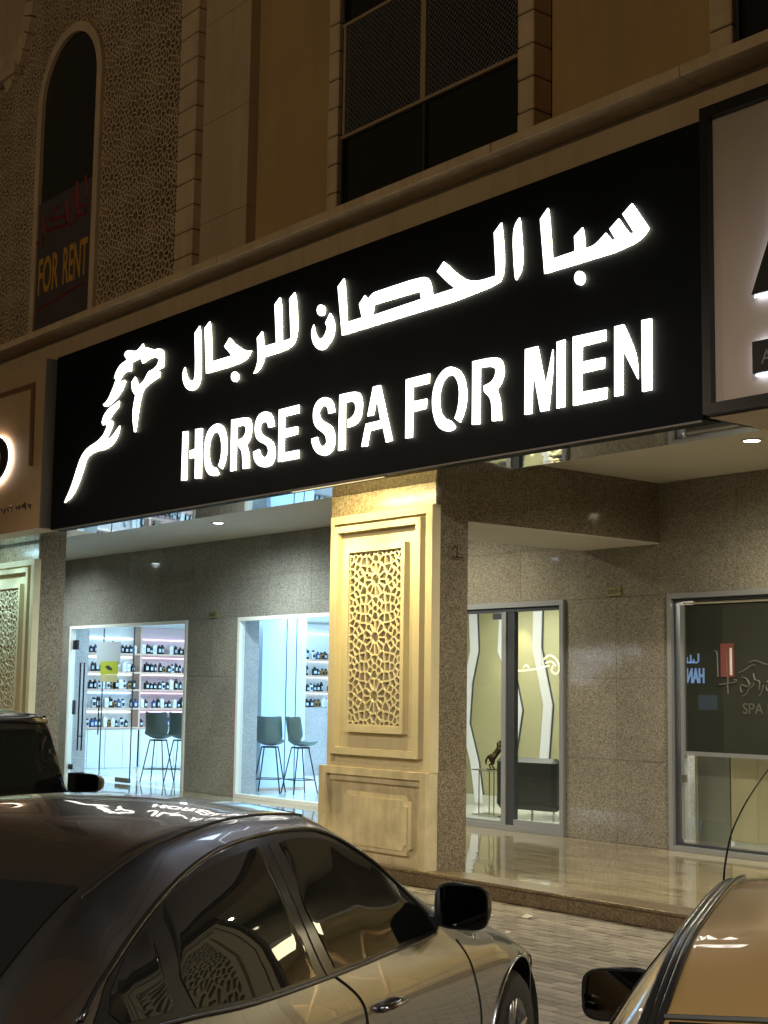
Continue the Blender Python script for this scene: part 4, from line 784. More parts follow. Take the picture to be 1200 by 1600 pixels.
# perfume bottles
def bottle_mesh(w, h, cap, kind, col, capc):
    mb = MB().box(-w/2, w/2, -w/2, w/2, 0, h, w*.12).box(-cap/2, cap/2, -cap/2, cap/2, h, h+cap*.95, .003)
    mb.box(w/2, w/2+.0015, -w*.32, w*.32, h*.25, h*.68)
    o = mb.build('perfume_bottle', col, None)
    o.data.materials.append(capc); o.data.materials.append(M['paper'] if kind else capc)
    for i, p in enumerate(o.data.polygons):
        z = p.center.z; x = p.center.x
        p.material_index = 1 if z > h+.001 else (2 if x > w/2+.0012 else 0)
    me = o.data; bpy.data.objects.remove(o); return me
bd = plain('dark_bottle_glass', (.012,.014,.02), .1); bb = plain('blue_bottle_glass', (.03,.07,.2), .1); bc = plain('pale_bottle_glass', (.5,.55,.6), .1); ba = plain('amber_bottle_glass', (.25,.14,.05), .1)
kinds = [('dark labelled perfume bottle', bottle_mesh(.085,.13,.035,1,bd,M['black_metal'])), ('tall dark perfume bottle', bottle_mesh(.065,.17,.035,1,bd,M['black_metal'])), ('blue perfume bottle', bottle_mesh(.08,.14,.035,1,bb,M['black_metal'])),
 ('pale glass perfume bottle', bottle_mesh(.085,.15,.04,0,bc,M['black_metal'])), ('black perfume box', bottle_mesh(.10,.19,.03,1,bd,bd)), ('white perfume box', bottle_mesh(.09,.18,.03,0,plain('white_carton',(.7,.7,.7),.6),bc)), ('amber perfume bottle', bottle_mesh(.08,.12,.04,0,ba,M['black_metal']))]
br = random.Random(11)
ORD = 'first second third fourth fifth sixth seventh eighth ninth tenth eleventh twelfth thirteenth fourteenth fifteenth sixteenth seventeenth eighteenth nineteenth twentieth'.split()
names_z = ['bottom', 'second lowest', 'middle', 'second highest', 'top']
def put_bottles(x, y0, y1, z, where, dens=.86):
    y = y0; n_ = 0
    while y < y1:
        st = br.uniform(.085, .115)
        if br.random() < dens:
            k = br.choices(range(7), [5,3,2,3,3,3,2])[0]
            o = bpy.data.objects.new('perfume_bottle', kinds[k][1]); link(o)
            o.location = (x+br.uniform(-.02,.02), y, z+.0005); o.rotation_euler = (0, 0, br.uniform(-.15,.15))
            s = br.uniform(.85, 1.12); o.scale = (s, s, s)
            n_ += 1
            tag(o, '%s, %s from left, %s shelf, %s' % (kinds[k][0], ORD[n_-1], where[0], where[1]), 'bottle', 'perfume bottles on the %s shelf, %s' % where)
        y += st
for i, z in enumerate(zs):
    put_bottles(-27.15-.09, 13.7+.08, 13.7+1.55, z+FLZ, (names_z[i], 'left door bay'), .8)
    put_bottles(-27.15-.09, 13.7+1.70, 13.7+2.75, z+FLZ, (names_z[i], 'pink-backed bay'), .92)
s2 = thing('perfume_shelving', 'white lit shelves with perfume bottles above the marble counter, seen through the stool window', 'shelving', (-24.43, 17.3, FLZ))
box('back_panel', M['white_wall'], s2, -.36, -.33, 0, 2.4, 1.38, 3.1)
for z in (1.70, 2.03, 2.36): box('shelf_board', M['shelf'], s2, -.33, 0, 0, 2.4, z-.03, z)
for z in (1.66, 1.99, 2.32, 2.9): box('led_strip', M['shelf_led'], s2, -.30, -.28, .05, 2.3, z-.006, z)
mc = box('marble_counter', M['marble'], None, -24.9, -24.42, 17.25, 19.8, FLZ, 1.53, .004); tag(mc, 'grey veined marble counter below the shelves in the stool window', 'counter')
for i, z in enumerate((1.531-FLZ, 1.70, 2.03, 2.36)):
    put_bottles(-24.56, 17.55, 18.35, z+FLZ, (names_z[i] if i else 'marble counter', 'stool window'), .9)

# bar stools
def bar_stool(name, label, x, y, rz):
    t = thing(name, label, 'bar stool', (x, y, FLZ), rz, 'grey-green bar stools in the perfume shop')
    Hs = .80
    # shell: seat curving up into the back (local +Y is forward)
    nu, nv = 9, 13; V = []; Fc = []
    prof = [(.24,.02),(.20,-.005),(.10,-.015),(-.02,-.012),(-.12,.01),(-.18,.06),(-.215,.14),(-.235,.24),(-.25,.34),(-.262,.42),(-.268,.46),(-.27,.475),(-.27,.48)]
    for j, (py, pz) in enumerate(prof):
        wv = .24 if j < 5 else .245-.003*(j-5)
        if j == 12: wv *= .8
        if j == 0: wv *= .85
        for i in range(nu):
            s = -1+2*i/(nu-1)
            lift = (abs(s)**2.4)*(.07 if j < 5 else .02); fwd = (abs(s)**2.4)*(.14 if j > 5 else .03*(j > 3))
            V.append((s*wv, py+fwd, Hs+pz+lift))
    for j in range(len(prof)-1):
        for i in range(nu-1): Fc.append((j*nu+i, j*nu+i+1, (j+1)*nu+i+1, (j+1)*nu+i))
    o = mesh('seat_shell', V, Fc, M['stool'], t, True)
    md = o.modifiers.new('solid', 'SOLIDIFY'); md.thickness = .035; md.offset = -1
    md = o.modifiers.new('sub', 'SUBSURF'); md.levels = 1; md.render_levels = 1
    foot = []
    for sx in (-1, 1):
        for sy in (-1, 1):
            MB().tube([(sx*.12, sy*.10-.01, Hs-.03), (sx*.235, sy*.225-.01, .005)], .011, 8).build('leg', M['black_metal'], t)
            f_q = .30; foot.append((sx*(.12+.115*(1-f_q)), sy*(.10+.125*(1-f_q))-.01))
    z = Hs*.3
    a = [(foot[0][0], foot[0][1], z), (foot[1][0], foot[1][1], z), (foot[3][0], foot[3][1], z), (foot[2][0], foot[2][1], z), (foot[0][0], foot[0][1], z)]
    MB().tube(a, .009, 6).build('footrest', M['black_metal'], t)
    box('seat_mount', M['black_metal'], t, -.13, .13, -.11, .11, Hs-.045, Hs-.02)
    return t
rz = math.atan2(.779, .627)-R(90)
bar_stool('bar_stool', 'grey-green bar stool at the left, behind the left glass door', -23.86, 13.88, .6)
bar_stool('bar_stool', 'grey-green bar stool half hidden by the door jamb, right of the first', -23.67, 14.27, .6)
bar_stool('bar_stool', 'grey-green bar stool on the left in the window beside the pilaster', -20.56, 14.12, .75)
bar_stool('bar_stool', 'grey-green bar stool on the right in the window beside the pilaster, seat turned right', -20.12, 14.44, -.15)

# spa reception
r2 = room('spa_interior', -17.34, -11.5, 13.14, 15.6, M['olive'], M['white_floor'], M['white_wall'])
lamp('spa_light', 'AREA', (-14.8, 14.3, 3.28), 135, (1.0,.96,.80), 3.5, rot=(0,0,0), sizey=1.6)
lamp('spa_light', 'SPOT', (-16.0, 15.1, 3.25), 50, (1.0,.85,.5), .06, target=(-16.1, 15.6, 1.8), spot=70, blend=.6)
for k, zg in enumerate(ZIGZAG):
    hw = .088
    L_ = [(a-hw, b) for a, b in zg]; Rr = [(a+hw, b) for a, b in zg]
    p_ = MB().prism([L_+Rr[::-1]], XZ, 15.56, 15.58).build('light_panel', M['strip'], r2)
    e = .016
    MB().prism([[(a-e, b) for a, b in L_]+[(a+e, b) for a, b in Rr[::-1]]], XZ, 15.581, 15.599).build('light_panel_edge', M['alu_dark'], r2)
box('skirting', M['white_frame'], r2, -17.34, -11.5, 15.565, 15.5795, FLZ, FLZ+.16)
ct = thing('glass_side_table', 'slim metal side table with thin legs carrying the bronze horse', 'table', (-15.40, 14.42, FLZ))
box('table_top', M['steel'], ct, -.27, .27, -.16, .16, .63, .645); box('base_plate', M['steel'], ct, -.26, .26, -.15, .15, 0, .02)
for sx in (-.17, .14):
    for sy in (-.10, .10): MB().tube([(sx, sy, .02), (sx, sy, .63)], .008, 6).build('leg', M['alu_dark'], ct)
hs = MB()
bm = bmesh.new()
J = {'hip': (0,0,.13,.042), 'belly': (.045,0,.18,.036), 'chest': (.09,0,.235,.040), 'neck': (.095,0,.30,.024), 'poll': (.10,0,.345,.018), 'nose': (.155,0,.325,.010),
 'f1': (.14,.02,.265,.013), 'f2': (.19,.02,.30,.009), 'f3': (.20,.02,.265,.008), 'g1': (.14,-.02,.25,.013), 'g2': (.195,-.02,.255,.009), 'g3': (.19,-.02,.222,.008),
 'h1': (.015,.028,.075,.018), 'h2': (-.03,.028,.045,.010), 'h3': (-.005,.028,.006,.010), 'k1': (.03,-.028,.075,.018), 'k2': (.0,-.028,.045,.010), 'k3': (.04,-.028,.006,.010),
 't1': (-.045,0,.15,.014), 't2': (-.07,0,.10,.015), 't3': (-.065,0,.05,.006), 'm1': (.062,0,.31,.012)}
E_ = [('hip','belly'),('belly','chest'),('chest','neck'),('neck','poll'),('poll','nose'),('chest','f1'),('f1','f2'),('f2','f3'),('chest','g1'),('g1','g2'),('g2','g3'),('hip','h1'),('h1','h2'),('h2','h3'),('hip','k1'),('k1','k2'),('k2','k3'),('hip','t1'),('t1','t2'),('t2','t3'),('neck','m1')]
keys = list(J); me = bpy.data.meshes.new('horse_statue'); me.from_pydata([J[k][:3] for k in keys], [(keys.index(a), keys.index(b)) for a, b in E_], []); me.materials.append(M['bronze'])
ho = bpy.data.objects.new('horse_statue', me); link(ho); md = ho.modifiers.new('skin', 'SKIN')
for i, k in enumerate(keys):
    sv = me.skin_vertices[0].data[i]; sv.radius = (J[k][3],)*2
    sv.use_root = (k == 'hip')
sb = ho.modifiers.new('sub', 'SUBSURF'); sb.levels = 1; sb.render_levels = 2
ho.location = (-15.42, 14.42, FLZ+.652); ho.rotation_euler = (0, 0, R(48)); ho.scale = (1.15, 1.15, 1.15); tag(ho, 'small dark bronze statue of a rearing horse on the side table', 'statue')
box('statue_base', M['bronze'], ho, -.06, .10, -.05, .05, -.006, .004)
ac_ = thing('armchair', 'low black tufted leather armchair behind the right pane of the spa door', 'armchair', (-14.78, 14.85, FLZ), R(-168))
box('seat', M['leather'], ac_, -.36, .36, -.35, .30, .14, .42, .05); box('backrest', M['leather'], ac_, -.50, .50, .30, .52, .13, .84, .06)
for s in (-1, 1): box('armrest', M['leather'], ac_, s*.37 if s > 0 else -.52, .52 if s > 0 else -.37, -.38, .31, .13, .78, .05)
for sx in (-.42, .42):
    for sy in (-.32, .42): MB().tube([(sx, sy, 0), (sx, sy, .15)], .016, 6).build('leg', M['steel'], ac_)
for i in range(4):
    for j in range(3): MB().lathe([(0,.012),(.012,.008),(.014,0)], (-.33+i*.22, 0, 0), 8, 'y').build('tuft_button', M['leather'], ac_).location = (0, .528, .32+j*.17)
cl = thing('gold_wall_scroll', 'glowing gold scrolled ornament hanging across the spa room', 'light', (0, 0, 0))
for s in CHANDELIER: MB().tube([(p.x, 14.8, p.y) for p in curve_pts([Vector((a, b, 0)) for a, b in s], 5)], .010, 5).build('scroll', M['gold_lit'], cl)
for x in (-15.3, -14.8): MB().tube([(x, 14.8, 2.24), (x, 14.8, 3.3)], .002, 4).build('hanging_wire', M['steel'], cl)
# room behind the filmed window
r3 = room('side_room_interior', -11.4, -7.2, 13.14, 17.0, M['taupe'], M['white_floor'], M['white_wall'])
lamp('side_room_light', 'AREA', (-9.6, 14.4, 3.28), 240, (1.0,.93,.75), 2.0, rot=(0,0,0), sizey=1.5)
box('frosted_screen', M['taupe'], r3, -11.3, -10.665, 13.69, 13.71, FLZ, 1.30)
box('screen_panel', M['cream_cab'], r3, -11.22, -11.12, 13.675, 13.689, FLZ, 1.28)
cb = thing('cream_cabinet', 'tall cream panelled cabinet standing low behind the clear lower pane', 'cabinet', (0, 0, 0))
box('carcass', M['cream_cab'], cb, -10.66, -9.9, 13.72, 14.1, FLZ+.09, 1.30); box('door', M['cream_cab'], cb, -10.65, -10.285, 13.70, 13.719, FLZ+.11, 1.28, .003); box('door', M['cream_cab'], cb, -10.28, -9.91, 13.70, 13.719, FLZ+.11, 1.28, .003); box('plinth', M['white_frame'], cb, -10.64, -9.92, 13.74, 14.08, FLZ, FLZ+.088)
# neighbouring shop on the right
r4 = room('neighbour_shop_interior', -6.7, 3.4, 13.14, 19.0, M['cream_cab'], M['floor'], M['ceiling'])
lamp('neighbour_light', 'AREA', (-2.0, 15.5, 3.28), 700, (1.0,.80,.50), 5.0, rot=(0,0,0), sizey=3.0)
for k in range(5):
    xx = -5.6+k*1.3
    MB().tube([(xx+.9*math.cos(R(a)), 17.2, .2+2.7*math.sin(R(a))) for a in range(0, 181, 12)], .07, 6).build('arch_rib', M['bronze_panel'], r4)
for k in range(8): MB().lathe([(0,0),(.06,0)], (-5.5+k*.9, 14.2, 3.295), 12).build('ceiling_lamp', M['lamp_on'], r4)

# ------------------------------------------------------------------ the other side of the street
ob = thing('opposite_building', 'dark low building across the street with lit shop signs', 'building', (0, 0, 0))
box('wall', M['taupe'], ob, -80, 40, -24, -22.1, 0, 9)
box('sign_band', M['signboard'], ob, -78, 38, -22.09, -21.95, 2.2, 4.4)
em = emit('white_sign_lettering', (.75,.85,1.0), 5.0); emb = emit('blue_sign_lettering', (.35,.6,1.0), 5.0)
t = text_mesh('lettering', 'HANA', .85, emb, ob, (-38.75, -21.93, 2.40), (R(90), 0, R(180)), .02, .52, bold=.02)
mb = MB()
for x, h in ((-39.1,.35),(-39.35,.12),(-39.5,.3),(-39.7,.2)): mb.box(x, x+.07, -21.94, -21.92, 3.25, 3.25+h)
mb.box(-39.7, -39.1, -21.94, -21.92, 3.2, 3.27); stuff(mb.build('arabic_lettering', emb, ob))
for z, x0, x1 in ((3.75,-46.3,-43.4),(3.35,-46.2,-43.4),(3.75,-42.9,-42.2),(2.95,-46.2,-44.6),(2.55,-46.2,-44.8)):
    mb = MB(); x = x0
    while x < x1:
        w_ = br.uniform(.05, .16); mb.box(x, x+w_, -21.94, -21.92, z-br.uniform(.05,.14), z+br.uniform(.05,.16)); x += w_+br.uniform(.03,.1)
    stuff(mb.build('lit_lettering', em, ob))
for x, w_, c_ in ((-38.7,.9,emit('blue_shop_light',(.45,.75,1.0),.4)), (-30,5,emit('warm_shop_light',(1,.8,.5),1.2)), (-16,7,emit('pale_shop_light',(.9,.95,1),1.0)), (-4,6,emit('amber_shop_light',(1,.75,.4),1.2)), (8,8,emit('white_shop_light',(1,.95,.85),1.0))):
    box('lit_shop_window', c_, ob, x-w_/2, x+w_/2, -22.09, -22.0, .5 if w_ > 1 else 1.3, 1.9)

# ------------------------------------------------------------------ cars
def cr(xs, ys, x):
    xs = np.array(xs, float); ys = np.array(ys, float); h = np.diff(xs); d = np.diff(ys)/h
    m_ = np.zeros_like(ys); m_[0] = d[0]; m_[-1] = d[-1]
    for i in range(1, len(xs)-1): m_[i] = 0 if d[i-1]*d[i] <= 0 else 2*d[i-1]*d[i]/(d[i-1]+d[i])
    x = np.clip(x, xs[0], xs[-1]); i = np.clip(np.searchsorted(xs, x)-1, 0, len(xs)-2); t = (x-xs[i])/h[i]
    return (2*t**3-3*t**2+1)*ys[i]+(t**3-2*t**2+t)*h[i]*m_[i]+(-2*t**3+3*t**2)*ys[i+1]+(t**3-t**2)*h[i]*m_[i+1]
def section(D, X, M_=6):
    g_ = lambda k: float(cr([a for a, b in D[k]], [b for a, b in D[k]], X))
    w, zb, yb, yr, zr, zc, zl = (g_(k) for k in ('w','zb','yb','yr','zr','zc','zl')); sh = D['shoulder']; bu = D.get('bulge', .035)
    P = np.array([(w*.90, zl), (w*.975, zl+.10), (w, max(zl+.2, .55)), (w*.992, max(zl+.25, min(sh, zb-.08))), (yb, zb), ((yb+yr)/2+bu*min(1, (zr-zb)/.3), (zb+zr)/2), (yr, zr), (yr*.80, zr+(zc-zr)*.55), (yr*.45, zr+(zc-zr)*.90), (0, zc)])
    out = []; E = np.vstack([2*P[0]-P[1], P, [[-P[-2][0], P[-2][1]]]])
    for i in range(1, len(E)-2):
        p0, p1, p2, p3 = E[i-1], E[i], E[i+1], E[i+2]
        for t in np.arange(M_)/M_:
            a = (p2-p0)*.42; b = (p3-p1)*.42; l = np.hypot(*(p2-p1))
            a = a/max(np.hypot(*a), 1e-6)*min(l, np.hypot(*a)*1.2); b = b/max(np.hypot(*b), 1e-6)*min(l, np.hypot(*b)*1.2)
            out.append((2*t**3-3*t**2+1)*p1+(t**3-2*t**2+t)*a+(-2*t**3+3*t**2)*p2+(t**3-t**2)*b)
    out.append(P[-1]); return np.array(out)
_sc = {}
def sec(D, X):
    k = (id(D), round(float(X), 4))
    if k not in _sc: _sc[k] = section(D, X)
    return _sc[k]
def side_pt(D, X, Z, off=0.0, s=-1):
    S = sec(D, X); n = 6*6+6; a = S[6:n]
    Z = min(max(Z, a[0, 1]), a[-1, 1]); Y = float(np.interp(Z, a[:, 1], a[:, 0])); Y2 = float(np.interp(Z+.03, a[:, 1], a[:, 0]))
    nz = (Y-Y2)/.03; l = math.hypot(1, nz)
    return (X, s*(Y+off/l), Z+off*nz/l)
def top_pt(D, X, Y, off=0.0):
    S = sec(D, X)[5*6:][::-1]; Z = float(np.interp(abs(Y), S[:, 0], S[:, 1])); return (X, Y, Z+off)
def side_patch(D, poly, off, s, nx=26, nz=7):
    xs = np.linspace(min(p[0] for p in poly)+.001, max(p[0] for p in poly)-.001, nx); V = []; F = []
    for x in xs:
        c = []
        for (x0, z0), (x1, z1) in zip(poly, poly[1:]+poly[:1]):
            if (x0-x)*(x1-x) <= 0 and x0 != x1: c.append(z0+(z1-z0)*(x-x0)/(x1-x0))
        a, b = min(c), max(c)
        for k in range(nz): V.append(side_pt(D, x, a+(b-a)*k/(nz-1), off, s))
    for i in range(nx-1):
        for k in range(nz-1): F.append((i*nz+k, (i+1)*nz+k, (i+1)*nz+k+1, i*nz+k+1))
    return V, F
def side_path(D, pts, off, s, sub=5):
    c = curve_pts([Vector((a, b, 0)) for a, b in pts], sub); return [side_pt(D, p.x, p.y, off, s) for p in c]
def wheel(car, X, Y, r=.325, w=.21, s=-1):
    wl_ = bpy.data.objects.new('wheel', None); link(wl_, car); wl_.location = (X, Y, r)
    prof = [(r*.62,-w/2),(r*.9,-w/2),(r*.985,-w*.36),(r,-w*.2),(r,w*.2),(r*.985,w*.36),(r*.9,w/2),(r*.62,w/2)]
    MB().lathe(prof, (0,0,0), 36, 'y').build('tyre', M['rubber'], wl_, True)
    mb = MB().lathe([(r*.64,s*w*.5),(r*.60,s*w*.46),(r*.58,s*w*.1),(r*.10,s*w*.12)], (0,0,0), 30, 'y')
    for k in range(5):
        a = 2*math.pi*k/5+.3
        for da in (-.13, .13):
            mb.tube([(r*.12*math.cos(a), s*w*.40, r*.12*math.sin(a)), (r*.61*math.cos(a+da), s*w*.45, r*.61*math.sin(a+da))], [.020, .014], 6)
    mb.lathe([(0,s*w*.46),(.035,s*w*.45),(.05,s*w*.36)], (0,0,0), 14, 'y')
    mb.build('rim', M['rim'], wl_, True)
M['rubber'] = plain('tyre_rubber', (.018,.018,.018), .75, bump=.3, bscale=80); M['rim'] = plain('alloy_rim', (.45,.45,.46), .28, metal=.9)
M['car_glass'] = plain('tinted_car_glass', (.006,.007,.007), .01, spec=.6, coat=0); M['chrome'] = plain('chrome_trim', (.55,.55,.56), .12, metal=1)
M['car_black'] = plain('gloss_black_trim', (.010,.010,.011), .18); M['seal'] = plain('rubber_seal', (.008,.008,.008), .6)
M['trim_grey'] = plain('dark_satin_trim', (.10,.10,.10), .18, metal=.9)
M['seam'] = plain('panel_gap', (.004,.004,.004), .9)
M['tail'] = plain('red_lamp_plastic', (.25,.01,.01), .1); M['head'] = plain('clear_lamp_plastic', (.6,.6,.6), .08)
def paint(name, col, metal=.75, rough=.30):
    mt, nt_, p, N, L = nodes(name)
    p.inputs['Base Color'].default_value = (*col, 1); p.inputs['Metallic'].default_value = metal; p.inputs['Roughness'].default_value = rough
    p.inputs['Coat Weight'].default_value = 1.0; p.inputs['Coat Roughness'].default_value = .025; p.inputs['Coat IOR'].default_value = 1.6
    tc = N.new('ShaderNodeTexCoord'); nz = N.new('ShaderNodeTexNoise'); nz.inputs['Scale'].default_value = 900; L.new(tc.outputs['Object'], nz.inputs['Vector'])
    n2 = N.new('ShaderNodeTexNoise'); n2.inputs['Scale'].default_value = 3.5; n2.inputs['Detail'].default_value = 6; L.new(tc.outputs['Object'], n2.inputs['Vector'])
    mr = N.new('ShaderNodeMapRange'); mr.inputs['To Min'].default_value = .0; mr.inputs['To Max'].default_value = .022; L.new(n2.outputs['Fac'], mr.inputs[0]); L.new(mr.outputs[0], p.inputs['Coat Roughness'])
    rp = N.new('ShaderNodeValToRGB'); rp.color_ramp.elements[0].color = (*[c*.85 for c in col], 1); rp.color_ramp.elements[1].color = (*[min(1, c*1.2) for c in col], 1)
    L.new(nz.outputs['Fac'], rp.inputs[0]); L.new(rp.outputs[0], p.inputs['Base Color']); return mt
def shell_mesh(D, wheels, rw_, n=150, M_=6):
    xs = list(np.linspace(D['x0'], D['x1'], n)); m_ = len(sec(D, xs[0])); V = []; F = []
    for x in xs:
        S = section(D, x); V += [(x, -y, z) for y, z in S] + [(x, y, z) for y, z in S[::-1][1:]]
    k = 2*m_-1
    V = np.array(V)
    for wx in wheels:   # snap the grid to the wheel arches
        d = np.hypot(V[:, 0]-wx, V[:, 2]-rw_[0]); sel = (abs(d-rw_[1]) < .02) & (abs(V[:, 1]) > .5)
        q = V[sel]; f_s = (rw_[1]/d[sel])[:, None]; V[sel, 0] = wx+(q[:, 0]-wx)*f_s[:, 0]; V[sel, 2] = rw_[0]+(q[:, 2]-rw_[0])*f_s[:, 0]
    for i in range(n-1):
        for j in range(k-1):
            c = V[[i*k+j, (i+1)*k+j, (i+1)*k+j+1, i*k+j+1]].mean(0)
            if abs(c[1]) > .5 and any(math.hypot(c[0]-wx, c[2]-rw_[0]) < rw_[1]-.002 for wx in wheels): continue
            F.append((i*k+j, (i+1)*k+j, (i+1)*k+j+1, i*k+j+1))
    F.append(tuple(range(k-1, -1, -1))); F.append(tuple((n-1)*k+j for j in range(k)))
    return V, F
def build_car(name, label, D, pose, pm, wheels, rw_=(.33,.375), side_list=(-1, 1)):
    car = thing(name, label, 'car', (pose[0], pose[1], pose[3] if len(pose) > 3 else 0), math.pi/2+pose[2])
    V, F = shell_mesh(D, wheels, rw_)
    mesh('body', V, F, pm, car, True)
    for wx in wheels:
        w_ = float(cr([a for a, b in D['w']], [b for a, b in D['w']], wx))
        for s in (-1, 1):
            r_w = rw_[1]
            MB().lathe([(r_w+.004, 0), (r_w+.004, -s*.30), (.02, -s*.30)], (wx, s*(w_-.02), rw_[0]), 32, 'y').build('wheel_arch_liner', M['seam'], car, True)
            lip = [side_pt(D, wx+(r_w+.004)*math.cos(a), rw_[0]+(r_w+.004)*math.sin(a), .002, s) for a in np.linspace(-.15, math.pi+.15, 30)]
            MB().tube(lip, .007, 6).build('wheel_arch_lip', pm, car, True)
            wheel(car, wx, s*(w_-.12), D.get('tyre', .325), .21, s)
    return car
def mirror(car, D, X, Y, Z, s, wy=.22, hz=.175, dx=.11, pm=None, arm=True, flat=False):
    mo = bpy.data.objects.new('wing_mirror', None); link(mo, car); mo.location = (X, s*Y, Z)
    bm = bmesh.new(); bmesh.ops.create_cube(bm, size=1)
    bmesh.ops.subdivide_edges(bm, edges=bm.edges[:], cuts=3, use_grid_fill=True)
    for v in bm.verts:
        x, y, z = v.co*2
        r4 = (abs(y)**4+abs(z)**4)**.25; mx_ = max(abs(y), abs(z), 1e-6); k = mx_/r4 if r4 > 0 else 1
        sc_ = 1-.35*((x+1)/2)**2
        v.co = Vector((x*dx/2, y*k*wy/2*sc_*s, z*k*hz/2*sc_*(1-.10*(y if True else 0))))
    me = bpy.data.meshes.new('housing'); bm.to_mesh(me); bm.free(); me.materials.append(pm or M['car_black'])
    me.polygons.foreach_set('use_smooth', [True]*len(me.polygons)); ho_ = bpy.data.objects.new('housing', me); link(ho_, mo)
    md = ho_.modifiers.new('s', 'SUBSURF'); md.levels = 1; md.render_levels = 2
    pts = []
    for t in range(28):
        a = 2*math.pi*t/28; c, si = math.cos(a), math.sin(a); e = .5
        pts.append((s*wy*.455*math.copysign(abs(c)**e, c), hz*.44*math.copysign(abs(si)**e, si)))
    MB().prism([pts], lambda a, b, d: (d, a, b), -dx/2-.002, -dx/2+.004).build('mirror_glass', M['mirror_glass'], mo)
    MB().prism([[(a*1.07, b*1.09) for a, b in pts], pts[::-1]], lambda a, b, d: (d, a, b), -dx/2-.006, -dx/2+.01).build('rim', M['car_black'], mo)
    MB().tube([(0, -s*wy*.40, -hz*.30), (.03, -s*(wy*.5+.06), -hz*.42)], [.028, .035], 8).build('arm', M['car_black'], mo, True)
    return mo
M['mirror_glass'] = plain('mirror_glass', (.16,.17,.18), .02, metal=1.0)

# grey saloon in front
S1 = SEDAN_D
grey = build_car('parked_car', 'dark grey saloon with tinted windows, largest car, in front of the black sign', S1, SPOSE, paint('grey_metallic_paint', (.31,.32,.345), 1.0, .27), (-2.36, .345))
for s in (-1, 1):
    G = [('rear_door_glass', [(-2.36,1.243),(-2.33,1.262),(-2.09,1.322),(-1.87,1.350),(-1.69,1.362),(-1.68,1.355),(-1.70,1.157),(-1.645,.955),(-2.05,.958),(-2.37,.985),(-2.395,1.067)]),
         ('front_door_glass', [(-1.575,1.358),(-1.44,1.366),(-1.25,1.352),(-1.105,1.322),(-.97,1.266),(-.86,1.200),(-.74,1.115),(-.63,1.035),(-.56,.952),(-1.02,.950),(-1.50,.953),(-1.585,1.155)]),
         ('quarter_glass', [(-2.455,1.205),(-2.60,1.150),(-2.70,1.088),(-2.735,1.035),(-2.70,1.004),(-2.55,.998),(-2.46,1.0)])]
    for nme, poly in G:
        V, F = side_patch(S1, poly, .006, s); mesh(nme, V, F, M['car_glass'], grey, True)
    # black surround joining the glasses
    V, F = side_patch(S1, [(-2.80,1.02),(-2.70,1.112),(-2.58,1.170),(-2.41,1.238),(-2.22,1.305),(-2.02,1.353),(-1.83,1.378),(-1.62,1.386),(-1.40,1.384),(-1.24,1.372),(-1.08,1.335),(-.94,1.272),(-.82,1.195),(-.70,1.105),(-.58,1.0),(-.52,.942),(-1.0,.938),(-1.5,.942),(-2.05,.945),(-2.4,.968),(-2.72,.985)], .003, s, 60, 7); mesh('window_surround', V, F, M['car_black'], grey, True)
    top = [(-2.84,1.035),(-2.70,1.120),(-2.41,1.245),(-2.22,1.312),(-2.02,1.360),(-1.83,1.385),(-1.62,1.394),(-1.40,1.392),(-1.24,1.380),(-1.08,1.342),(-.94,1.279),(-.82,1.202),(-.70,1.110),(-.58,1.005)]
    MB().tube(side_path(S1, top, .006, s, 4), .0075, 6).build('window_trim', M['trim_grey'], grey, True)
    MB().tube(side_path(S1, [(-2.80,.982),(-2.4,.966),(-2.05,.944),(-1.5,.936),(-1.0,.934),(-.56,.934)], .006, s, 5), .008, 6).build('belt_trim', M['trim_grey'], grey, True)
    MB().tube(side_path(S1, [(-1.625,1.362),(-1.64,1.157),(-1.575,.95),(-1.51,.93),(-1.376,.842),(-1.333,.748),(-1.34,.5),(-1.42,.33)], .0025, s, 5), .0035, 4).build('door_gap', M['seam'], grey)
    MB().tube(side_path(S1, [(-2.46,.98),(-2.50,.85),(-2.3,.66),(-2.05,.5),(-2.0,.33)], .001, s, 5), .0035, 4).build('door_gap', M['seam'], grey)
    MB().tube(side_path(S1, [(-.36,.885),(-.275,.768),(-.17,.576),(-.16,.45),(-.20,.33)], .001, s, 5), .0035, 4).build('door_gap', M['seam'], grey)
    MB().tube(side_path(S1, [(-2.0,.30),(-1.0,.29),(-.2,.30)], .004, s, 5), .012, 6).build('sill_trim', M['car_black'], grey)
    for hx in (-1.14, -2.14):
        MB().tube([side_pt(S1, hx-.09, .775, .004, s), side_pt(S1, hx-.07, .778, .035, s), side_pt(S1, hx+.07, .778, .035, s), side_pt(S1, hx+.09, .775, .004, s)], .013, 8).build('door_handle', M['chrome'], grey, True)
    # roof ditch line
    rl = [(-2.60,-.60),(-2.40,-.592),(-2.1,-.583),(-1.75,-.572),(-1.4,-.570),(-1.2,-.572)]
    MB().tube([top_pt(S1, p.x, -s*p.y, .0012) for p in curve_pts([Vector((a, b, 0)) for a, b in rl], 8)], .0045, 5).build('roof_ditch', M['seal'], grey)
    V = []; F = []
    mirror(grey, S1, -.43, .935, 1.035, s, .235, .185, .12)
def top_patch(D, rows, off, nx, ny, fx):
    """rows: list of (Y fraction) ; fx(v, u) -> (X, Y)"""
    V = []; F = []
    for i in range(nx):
        for j in range(ny):
            X, Y = fx(i/(nx-1), -1+2*j/(ny-1)); V.append(top_pt(D, X, Y, off))
    for i in range(nx-1):
        for j in range(ny-1): F.append((i*ny+j, (i+1)*ny+j, (i+1)*ny+j+1, i*ny+j+1))
    return V, F
